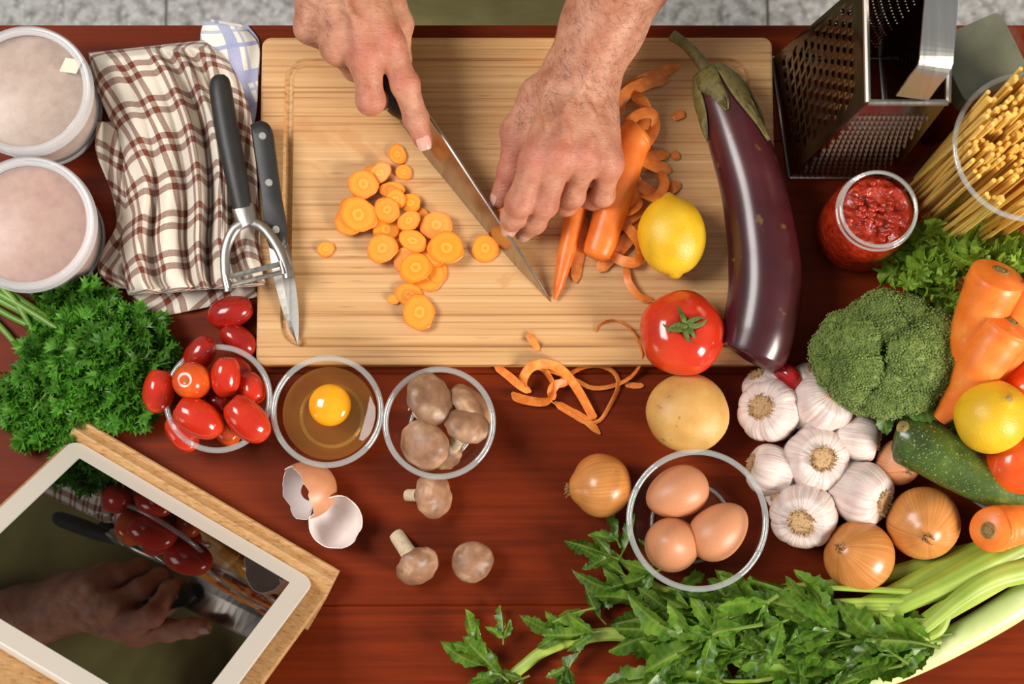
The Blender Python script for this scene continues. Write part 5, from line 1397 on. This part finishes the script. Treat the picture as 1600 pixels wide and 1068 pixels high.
# ---------------------------------------------------------------- lettuce
def lettuce_leaf(seed):
    """rounded leaf, cupped, its margin gathered into frills"""
    rs = np.random.RandomState(seed); nr, na = 9, 96; V, vein = [], []; ph = rs.uniform(0, 6, 8); w1, w2 = rs.randint(5, 8), rs.randint(11, 15)
    for i in range(nr + 1):
        r = .06 + .94 * i / nr; fr = r ** 2.4
        for j in range(na):
            a = 2 * math.pi * j / na
            rr = r * (.80 + .08 * math.sin(2 * a + ph[0])) + fr * (.13 * math.sin(w1 * a + ph[1]) + .07 * math.sin(w2 * a + ph[2]) + .05 * math.sin(29 * a + ph[6]))
            aa = a + fr * (.16 * math.sin(w1 * a + ph[3]) + .06 * math.sin(w2 * a + ph[4]))
            z = .30 * r * r + fr * (.30 * math.sin(w1 * a + ph[1] + 1.2) + .17 * math.sin(w2 * a + ph[5]) + .07 * math.sin(29 * a))
            V.append((rr * math.cos(aa), rr * math.sin(aa), z)); vein.append(.25 * max(0, math.cos(5 * a + ph[7])) ** 6 * (1 - r * .5) + (.55 if i == nr else 0))
    F = []
    for i in range(nr):
        for j in range(na): F.append((i * na + j, i * na + (j + 1) % na, (i + 1) * na + (j + 1) % na, (i + 1) * na + j))
    F.append(tuple(range(na - 1, -1, -1)))
    return np.array(V), F, np.array(vein)
ltm = []
for s_ in range(5):
    v, f, ve = lettuce_leaf(40 + s_); ltm.append(rawmesh('leaf', (v, f), G['lettuce_leaf'], True, attr={'vein': ve}))
le0 = P(1560, 450, 0) * [1, 1, 0] + [0, 0, .02]
le = thing('lettuce', 'frilly green leaf lettuce behind the carrots, below the pasta jar', 'lettuce', le0)
rs = np.random.RandomState(4)
LT = [(1395, 425, 195, 44, .036), (1410, 408, 210, 46, .046), (1432, 388, 225, 48, .052), (1440, 366, 240, 46, .056), (1462, 410, 200, 46, .060), (1480, 385, 235, 48, .064), (1505, 372, 250, 48, .066), (1440, 440, 175, 46, .046), (1465, 445, 170, 44, .056),
      (1500, 410, 215, 46, .070), (1530, 375, 262, 48, .070), (1560, 368, 270, 48, .072), (1590, 372, 280, 48, .074), (1530, 400, 240, 44, .078), (1560, 392, 262, 44, .082), (1590, 395, 285, 44, .084), (1485, 465, 160, 42, .054), (1450, 418, 190, 40, .068), (1478, 425, 205, 38, .074), (1610, 385, 290, 46, .08), (1424, 430, 185, 36, .058), (1515, 390, 250, 36, .084),
      (1575, 560, 60, 46, .045), (1545, 575, 110, 42, .040), (1510, 690, 150, 40, .034), (1500, 668, 200, 34, .036), (1580, 690, 100, 44, .034), (1470, 480, 150, 36, .050), (1600, 410, 300, 40, .086)]
for i, (x, y, ang, s_, z) in enumerate(LT + [(x_ + rs.uniform(-16, 16), y_ + rs.uniform(-4, 20), 0, 30, z_ + .010) for x_, y_, _, _, z_ in LT[:22]]):
    o = part('leaf', ltm[i % 5], None, le); a = math.radians(ang)
    if x > 1470 and y < 405: y += 16
    d = nrm([math.cos(a) * .35 + rs.normal(0, .25), -math.sin(a) * .35 + rs.normal(0, .25), 1])
    place(o, P(x, y, z) - le0, aim(d, rs.uniform(0, 6.28)), float(s_ * rs.uniform(.62, .88) * mpp(z)))

# ---------------------------------------------------------------- broccoli
def floret(seed):
    rs = np.random.RandomState(seed); b = []; n = 520
    base = lump((sphere(16, 10)[0] * [.93, .93, .70], sphere(16, 10)[1]), .06, 2.2, seed); b.append(base)
    oct_ = np.array([(1, 0, 0), (-1, 0, 0), (0, 1, 0), (0, -1, 0), (0, 0, 1.0)]); of = [(0, 2, 4), (2, 1, 4), (1, 3, 4), (3, 0, 4)]
    for i in range(n):
        z = 1 - 1.25 * (i + .5) / n; a = i * 2.39996; r = math.sqrt(max(0, 1 - z * z))
        d = np.array([r * math.cos(a), r * math.sin(a), z]); bump_ = 1 + .07 * math.sin(9 * d[0] + seed) * math.sin(8 * d[1]) + .05 * rs.normal()
        p = d * [.96, .96, .74] * bump_; q = Vector(d).to_track_quat('Z', 'Y'); s_ = rs.uniform(.050, .078)
        b.append((np.array([p + s_ * np.array(q @ Vector(v_)) * 1.0 for v_ in oct_]), of))
    return join(b)
flm = [rawmesh('floret', floret(s_), G['broccoli_bud'], True) for s_ in range(3)]
bz = .052; b0 = P(1385, 560, bz); br0 = b0 * [1, 1, 0] + [0, 0, .012]
br = thing('broccoli_head', 'dense green broccoli head between garlic and carrots', 'broccoli', br0)
part('stem', local(br0, tube(spline([b0 + [.012, -.012, -.034], b0 + [.004, -.004, -.015], b0 + [0, 0, .01]], 12), np.linspace(.015, .030, 12), 18)), G['broccoli_stem'], br)
RX, RY, RZ = .0545, .0470, .040
rs = np.random.RandomState(12); k = 0
for ring, (z, cnt, fs) in enumerate(((.97, 1, .019), (.80, 6, .0185), (.48, 11, .0175), (.08, 14, .0165))):
    for i in range(cnt):
        a = 2 * math.pi * (i + .5 * (ring % 2)) / cnt + rs.uniform(-.08, .08); r = math.sqrt(1 - z * z)
        d = np.array([r * math.cos(a), r * math.sin(a), z])
        p = b0 + d * np.array([RX, RY, RZ]) * rs.uniform(.76, .91)
        o = part('floret', flm[k % 3], None, br); k += 1
        place(o, p - br0, aim(d, rs.uniform(0, 6)), float(fs * rs.uniform(.92, 1.12)))
v, f, ve = leaf_mesh(serr(([0, .2, .5, .8, 1], [.03, .30, .36, .22, .01]), 19, 6, .2, 3), 9, .3, .3, .1, 2, 2)
blm = rawmesh('leaf', (v, f), G['broccoli_leaf'], True, attr={'vein': ve})
for x, y, ang, s_, z in ((1408, 640, -8, 76, .066), (1378, 636, 78, 44, .060), (1420, 648, 12, 50, .064)):
    o = part('leaf', blm, None, br); a = math.radians(ang)
    place(o, P(x, y, z) - br0, Vector((math.cos(a), -math.sin(a), -.02)).to_track_quat('X', 'Z'), float(s_ * mpp(z)))
# ---------------------------------------------------------------- towels
def cloth(name, rowpts, nv, nu, fold, zbase, pattern_mat, parent, base, thick=.0011, uvrot=0.0, uvo=(0, 0), zpin=None):
    """rowpts: (left px, left py, right px, right py) rows from top to bottom; fold(u, v) -> height, metres"""
    rp = np.array(rowpts, float); t_ = np.linspace(0, 1, len(rp))
    R_ = spline(rp, nv)
    us = np.linspace(0, 1, nu); V = np.zeros((nv, nu, 3))
    for i in range(nv):
        v = i / (nv - 1)
        for j, u in enumerate(us):
            z, shift = fold(u, v)
            uu = u + shift
            V[i, j] = P(R_[i, 0] + (R_[i, 2] - R_[i, 0]) * uu, R_[i, 1] + (R_[i, 3] - R_[i, 1]) * uu, max(z, 0) + zbase)
    su = np.zeros((nv, nu)); sv = np.zeros((nv, nu))
    su[:, 1:] = np.cumsum(np.linalg.norm(np.diff(V, axis=1), axis=2), 1); su -= su[:, nu // 2][:, None]
    sv[1:] = np.cumsum(np.linalg.norm(np.diff(V, axis=0), axis=2), 0)
    k = np.ones(15) / 15
    sv = np.array([np.convolve(np.pad(r, 7, mode='edge'), k, 'valid') for r in sv])
    uv = np.stack([su + uvo[0] + .3, sv + uvo[1] + .3], -1).reshape(-1, 2)
    ca, sa = math.cos(uvrot), math.sin(uvrot); uv = np.stack([uv[:, 0] * ca - uv[:, 1] * sa, uv[:, 0] * sa + uv[:, 1] * ca], 1)
    F = []
    for i in range(nv - 1):
        for j in range(nu - 1):
            F.append((i * nu + j, (i + 1) * nu + j, (i + 1) * nu + j + 1, i * nu + j + 1))
    Vf = V.reshape(-1, 3) - base
    o = part(name, (Vf, F), pattern_mat, parent, uv=uv)
    m = o.modifiers.new('thickness', 'SOLIDIFY'); m.thickness = thick; m.offset = -1
    return o
def ridge(x, c_, w): return math.exp(-((x - c_) / w) ** 2)
tw0 = P(270, 270, 0) * [1, 1, 0]
tow = thing('checked_towel', 'crumpled cream tea towel with brown checks beside the cutting board', 'towel', tw0)
def bfold(u, v):
    x = u + .05 * math.sin(4 * v + 1) * (u - .5)
    z = .013 + .010 * math.sin(min(max(u, 0), 1) * math.pi) ** .6
    A_ = .35 + .65 * min(1, v * 1.6)
    z += 1.45 * A_ * ((.35 + .65 * v) * (.0085 * ridge(x, .13 + .04 * v, .050) - .008 * ridge(x, .24 + .02 * v, .035) + .0065 * ridge(x, .36 - .05 * v, .05)) + .0095 * ridge(x, .53 + .015 * math.sin(5 * v), .032) - .010 * ridge(x, .60 + .03 * math.sin(4 * v), .030)
               + .0085 * ridge(x, .70 + .03 * v, .045) - .009 * ridge(x, .79 - .02 * v, .028) + .006 * ridge(x, .88, .04) - .009 * ridge(x, .46 - .02 * v, .028) * min(1, v * 2))
    z += .0015 * math.sin(9 * v + 7 * u) * v * v + .0035 * ridge(v, .93, .06) * math.sin(18 * u) + .0022 * math.sin(23 * u + 6 * v) * v
    e = min(u, 1 - u, v * 1.2, (1 - v) * 1.4)
    z *= min(1, (e / .05) ** .5) if e > 0 else 0
    z = z + .0012 * vn1(u * 9, v * 14)
    sh = .022 * math.sin(11 * u + 3.2 * v) * A_ * math.sin(math.pi * u)
    return max(z, .0015), sh
def vn1(a, b_): return float(vnoise(np.array([[a, b_, .5]]), 1.0, 3)[0])
cloth('lower_flap', [(160, 405, 300, 395), (175, 430, 402, 380), (195, 452, 425, 405), (222, 478, 428, 438), (240, 497, 412, 462)], 60, 80, lambda u, v: (.0035 + .0018 * math.sin(17 * u + 2) + .0012 * math.sin(9 * v) , .004 * math.sin(12 * v)), .0006, G['brown_check'], tow, tw0, uvrot=.25)
cloth('left_flap', [(150, 190, 225, 190), (146, 240, 235, 240), (175, 300, 240, 310), (185, 350, 245, 360), (160, 395, 240, 400), (150, 425, 225, 425), (178, 450, 235, 452)], 90, 40, lambda u, v: (.008 + .006 * math.sin(math.pi * u) + .003 * math.sin(20 * u + 8 * v) + .002 * math.sin(15 * v), .05 * math.sin(9 * v)), .0006, G['brown_check'], tow, tw0, uvrot=-.45)
cloth('main_folds', [(138, 82, 318, 62), (146, 130, 362, 100), (172, 190, 392, 175), (190, 250, 402, 250), (192, 310, 408, 320), (184, 370, 412, 385), (188, 425, 418, 425), (200, 462, 425, 446)], 150, 190, bfold, .0055, G['brown_check'], tow, tw0)
bt0 = P(365, 90, 0) * [1, 1, 0]
btw = thing('blue_towel', 'white kitchen towel with blue check lines half under the brown checked towel', 'towel', bt0)
cloth('folded_cloth', [(318, 32, 384, 44), (312, 60, 404, 72), (318, 110, 404, 120), (340, 160, 402, 165), (360, 195, 396, 200)], 60, 60, lambda u, v: (.006 + .0035 * math.sin(math.pi * u) + .0018 * math.sin(10 * u + 5 * v), .01 * math.sin(8 * v)), .0006, G['blue_check'], btw, bt0, uvrot=.18)
cloth('under_fold', [(330, 30, 388, 40), (326, 60, 405, 66), (330, 110, 405, 116)], 30, 30, lambda u, v: (.0022, 0), .0004, G['blue_check'], btw, bt0, uvrot=-.1)

# ---------------------------------------------------------------- plastic tubs of powder
def tub(px, py, rl, rb, h, fill, label, tape):
    p = P(px, py, h); base = np.array([p[0], p[1], .0004])
    root = thing('plastic_tub', label, 'tub', base)
    rt_ = rl - .0035
    part('tub_wall', lathe([(0, 0), (rb - .002, 0), (rb, .0015), (rb + (rt_ - rb) * .9, h - .012), (rt_, h - .002), (rt_ - .0015, h - .002), (rb + (rt_ - rb) * .9 - .0015, h - .013), (rb - .0018, .003), (0, .003)], 72), G['tub_plastic'], root)
    part('base_band', lathe([(rb + .0006 + .0010 * math.cos(a), .004 + .0036 * math.sin(a)) for a in [2 * math.pi * i / 12 for i in range(12)]], 72, True), G['rim_plastic'], root)
    lv, lf = lathe([(0, .0035)] + [(rb - .003, .0035), (rb + (rt_ - rb) * .8 - .002, h - .02), (rb + (rt_ - rb) * .86 - .002, h - .0085)] + [(rt_ * s_, h - .0068) for s_ in (.85, .6, .3)] + [(0, h - .0065)], 60)
    top = lv[:, 2] > h - .01; lv[top, 2] += .0012 * vnoise(lv[top], 70, 3)
    part('powder', (lv, lf), G[fill], root)
    part('lid', lathe([(0, h - .0010), (rl * .84, h - .0010), (rl * .86, h - .0016), (rl * .86, h + .0002), (0, h + .0002)], 72), G['lid_plastic'], root)
    part('lid_rim', lathe([(rl * .86, h - .0012), (rl * .88, h + .0016), (rl * .915, h + .0026), (rl * .935, h + .0010), (rl * .955, h + .0012), (rl * .975, h + .0018), (rl, h), (rl, h - .009), (rl - .0012, h - .009), (rl - .0014, h - .0012), (rl * .87, h - .0018)], 72, True), G['rim_plastic'], root)
    if tape:
        q = P(*tape) - base
        v, f = box(-.0068, .0068, -.0058, .0058, 0, .0004); v = v + [0, 0, 0]; v[:, 0] += v[:, 1] * .25
        o = part('paper_tape', (v, f), G['paper_tape'], root, False); place(o, (q[0], q[1], h + .0004), Quaternion((0, 0, 1), -.15))
tub(40, 141, .0530, .0455, .070, 'powder_grey', 'plastic tub of pale grey brown powder with a scrap of tape on its lid', (111, 103, .0705))
tub(42, 349, .0545, .0470, .066, 'powder_pink', 'plastic tub of pinkish brown powder nearest the parsley', None)

# ---------------------------------------------------------------- tablet on a wooden stand
TA, TB = P(116, 684, .022), P(493, 906, .022)
tx = nrm(TB - TA); ty_h = nrm(np.cross([0, 0, 1.0], tx)); ty_h = ty_h if ty_h[1] < 0 else -ty_h          # away from the cook
al = math.radians(51); ty = ty_h * math.cos(al) + np.array([0, 0, 1.0]) * math.sin(al); tn = nrm(np.cross(tx, ty))
if tn[2] < 0: tn = -tn
wl = np.linalg.norm(TB - TA); hl_ = .221
st0 = ((TA + TB) / 2) * [1, 1, 0]
def fr(o_, x, y, n_): return o_ + tx * x + ty * y + tn * n_
def inplane(vf, off=np.zeros(3)):
    v = np.asarray(vf[0]); return np.array([fr(TA, *q_) for q_ in v]) - off, vf[1]
stand = thing('tablet_stand', 'light wooden easel stand holding the white tablet', 'stand', st0)
part('back_panel', inplane(slab(rrect(-.005, wl + .013, -.0085, hl_ + .030, .004, 3), -.0205, -.0095, .001), st0), G['stand_wood'], stand, False)
part('ledge', inplane(slab(rrect(-.005, wl + .013, -.0120, -.0008, .001, 2), -.0205, .007, .001), st0), G['stand_wood'], stand, False)
part('lip', inplane(slab(rrect(-.005, wl + .013, -.0125, -.0085, .001, 2), .0065, .0115, .001), st0), G['stand_wood'], stand, False)
lo_ = (fr(TA, wl / 2, hl_ * .8, -.0205)); ft = lo_ + ty_h * .05; ft[2] = .001
pr_ = np.array([lo_ - tx * .05, lo_ + tx * .05, ft + tx * .05, ft - tx * .05])
part('prop_leg', (np.vstack([pr_, pr_ + ty_h * .008]) - st0, [(0, 1, 2, 3), (7, 6, 5, 4), (0, 4, 5, 1), (1, 5, 6, 2), (2, 6, 7, 3), (3, 7, 4, 0)]), G['stand_wood'], stand, False)
lowz = fr(TA, 0, -.012, -.0205)[2]
tf0 = fr(TA, 0, -.012, -.0205); tf1 = fr(TA, wl, -.012, -.0205)
part('foot_bar', (np.array([tf0 - tx * .005, tf1 + tx * .013, tf1 + tx * .013 + ty_h * .03, tf0 - tx * .005 + ty_h * .03] + [p_ * [1, 1, 0] + [0, 0, .0006] for p_ in (tf0 - tx * .005, tf1 + tx * .013, tf1 + tx * .013 + ty_h * .03, tf0 - tx * .005 + ty_h * .03)]) - st0,
     [(0, 1, 2, 3), (7, 6, 5, 4), (0, 4, 5, 1), (1, 5, 6, 2), (2, 6, 7, 3), (3, 7, 4, 0)]), G['stand_wood'], stand, False)
tab = thing('tablet', 'white framed tablet with dark reflective screen tilted on its wooden stand', 'tablet', st0)
bo = rrect(0, wl, 0, hl_, .011, 8)
def prof_(d, z): return lz(inset(bo, d), z)
part('case', inplane(loops([prof_(.006, -.009), prof_(.001, -.0065), prof_(0, -.003), prof_(0, -.0008), prof_(.0008, 0)]), st0), G['tablet_white'], tab)
sx, sy0, sy1 = .0155, .0175, .0185
part('screen', inplane(slab(rrect(sx, wl - sx, sy0, hl_ - sy1, .0006, 2), -.0005, .00025, .0002), st0), G['tablet_screen'], tab, False)
# ---------------------------------------------------------------- sauce jar
jp = P(1373, 326, .098); j0 = np.array([jp[0], jp[1], .0004])
jar = thing('sauce_jar', 'open glass jar full of chunky red tomato sauce', 'jar', j0)
H_ = .098; ro, rn = .0375, .0305
part('glass_wall', lathe([(0, 0), (.030, 0), (ro - .002, .002), (ro, .008), (ro, .064), (ro - .0015, .072), (.0325, .080), (rn, .086), (rn, .090), (rn + .0012, .0915), (rn, .093), (rn + .0010, .0945), (rn + .0002, H_ - .0006), (rn - .0015, H_), (rn - .0030, H_ - .001), (rn - .003, .086), (ro - .0045, .072), (ro - .003, .062), (ro - .003, .008), (.028, .004), (0, .004)], 72), G['thin_glass'], jar)
part('rim', lathe([(rn - .0012 + .0016 * math.cos(a), H_ - .0012 + .0016 * math.sin(a)) for a in [2 * math.pi * i / 12 for i in range(12)]], 72, True), G['glass_rim'], jar)
part('thread_ring', lathe([(rn + .0004 + .0012 * math.cos(a), .0885 + .0012 * math.sin(a)) for a in [2 * math.pi * i / 10 for i in range(10)]], 72, True), G['glass_rim'], jar)
sv, sf = lathe([(0, .0042), (.028, .0042), (ro - .0033, .009), (ro - .0033, .062), (ro - .0048, .0715), (rn - .0034, .084)] + [((rn - .0034) * s_, .0855) for s_ in (.95, .85, .72, .58, .42, .26, .12)] + [(0, .0855)], 64)
top = sv[:, 2] > .085; sv[top, 2] += .0042 * vnoise(sv[top], 150, 1) + .0025 * vnoise(sv[top], 330, 2)
part('sauce', (sv, sf), G['sauce'], jar)
rs = np.random.RandomState(2)
for i in range(34):
    a = rs.uniform(0, 6.28); r = math.sqrt(rs.rand()) * .024; s_ = rs.uniform(.0018, .0040)
    o = part('sauce_chunk', lump((sphere(10, 7)[0] * [s_, s_ * rs.uniform(.6, 1), s_ * .6], sphere(10, 7)[1]), .0006, 300, i), G['sauce'], jar); o.location = (r * math.cos(a), r * math.sin(a), .0865 + rs.uniform(0, .002))

# ---------------------------------------------------------------- pasta jar and spaghetti
PH = .205
pp_ = P(1608, 229, PH); p0 = np.array([pp_[0], pp_[1], .0004]); pr_j = 121 * mpp(PH)
pj = thing('pasta_jar', 'tall clear glass jar standing at the right edge, packed with spaghetti', 'jar', p0)
part('glass_wall', lathe([(0, 0), (pr_j - .004, 0), (pr_j - .001, .003), (pr_j, .01), (pr_j, PH - .002), (pr_j - .0012, PH), (pr_j - .0026, PH - .002), (pr_j - .0028, .012), (pr_j - .006, .006), (0, .006)], 80), G['thin_glass'], pj)
part('rim', lathe([(pr_j - .0012 + .0020 * math.cos(a), PH - .001 + .0018 * math.sin(a)) for a in [2 * math.pi * i / 12 for i in range(12)]], 80, True), G['glass_rim'], pj)
rs = np.random.RandomState(14); n = 0
stm = rawmesh('spaghetti_strand', tube(np.array([(0, 0, 0), (0, 0, .5), (0, 0, 1.0)]), .00165, 7), G['spaghetti'], True)
R0 = pr_j - .0055
def strand(xb, yb, xt, yt, zt):
    a_ = np.array([xb, yb, .0068]); b_ = np.array([xt, yt, zt]); L = np.linalg.norm(b_ - a_)
    o = part('spaghetti_strand', stm, None); tag(o, 'dry yellow spaghetti strand standing in the tall glass jar', 'spaghetti', 'spaghetti strands in the glass jar')
    place(o, p0 + a_, aim(b_ - a_), (1, 1, float(L)))
while n < 250:
    a = rs.uniform(0, 6.28); r = math.sqrt(rs.rand()) * R0; x, y = r * math.cos(a), r * math.sin(a)
    back = (-x * .4 + y) / R0                          # strands at the back left are the tallest
    if back < -.10 and rs.rand() < .55: continue
    zt = .196 + .008 * rs.rand() + (.052 if back > .36 else .018 if back > .0 else 0) + rs.uniform(-.003, .003)
    k = rs.uniform(.84, 1.0)
    tx_, ty_ = x * .97 + rs.normal(0, .0022), y * .97 + rs.normal(0, .0022)
    m = math.hypot(tx_, ty_)
    if m > R0: tx_, ty_ = tx_ * R0 / m, ty_ * R0 / m
    strand(x * k, y * k, tx_, ty_, zt); n += 1

# ---------------------------------------------------------------- square glass bottle behind the pasta
q0 = P(1466, 168, 0); ob0 = np.array([q0[0], q0[1], .0004]); ang = .42
ob = thing('glass_bottle', 'square clear glass bottle of amber oil between grater and pasta jar', 'bottle', ob0, Quaternion((0, 0, 1), ang))
def sq(s_, r, z): return lz(rrect(-s_, s_, -s_, s_, r, 4), z)
part('bottle_wall', loops([sq(.028, .006, 0), sq(.030, .006, .002), sq(.030, .006, .15), sq(.027, .008, .162), sq(.014, .0139, .175), sq(.0125, .0124, .21)], True, True), G['thin_glass'], ob)
part('oil', loops([sq(.0275, .006, .004), sq(.0275, .006, .118)]), G['oil_fill'], ob, False)
part('painted_sheen_layer', loops([sq(.0275, .006, .1182), sq(.0275, .006, .146)]), G['painted_oil_sheen'], ob, False)  # solid block above the oil, coloured like the reflection on its surface
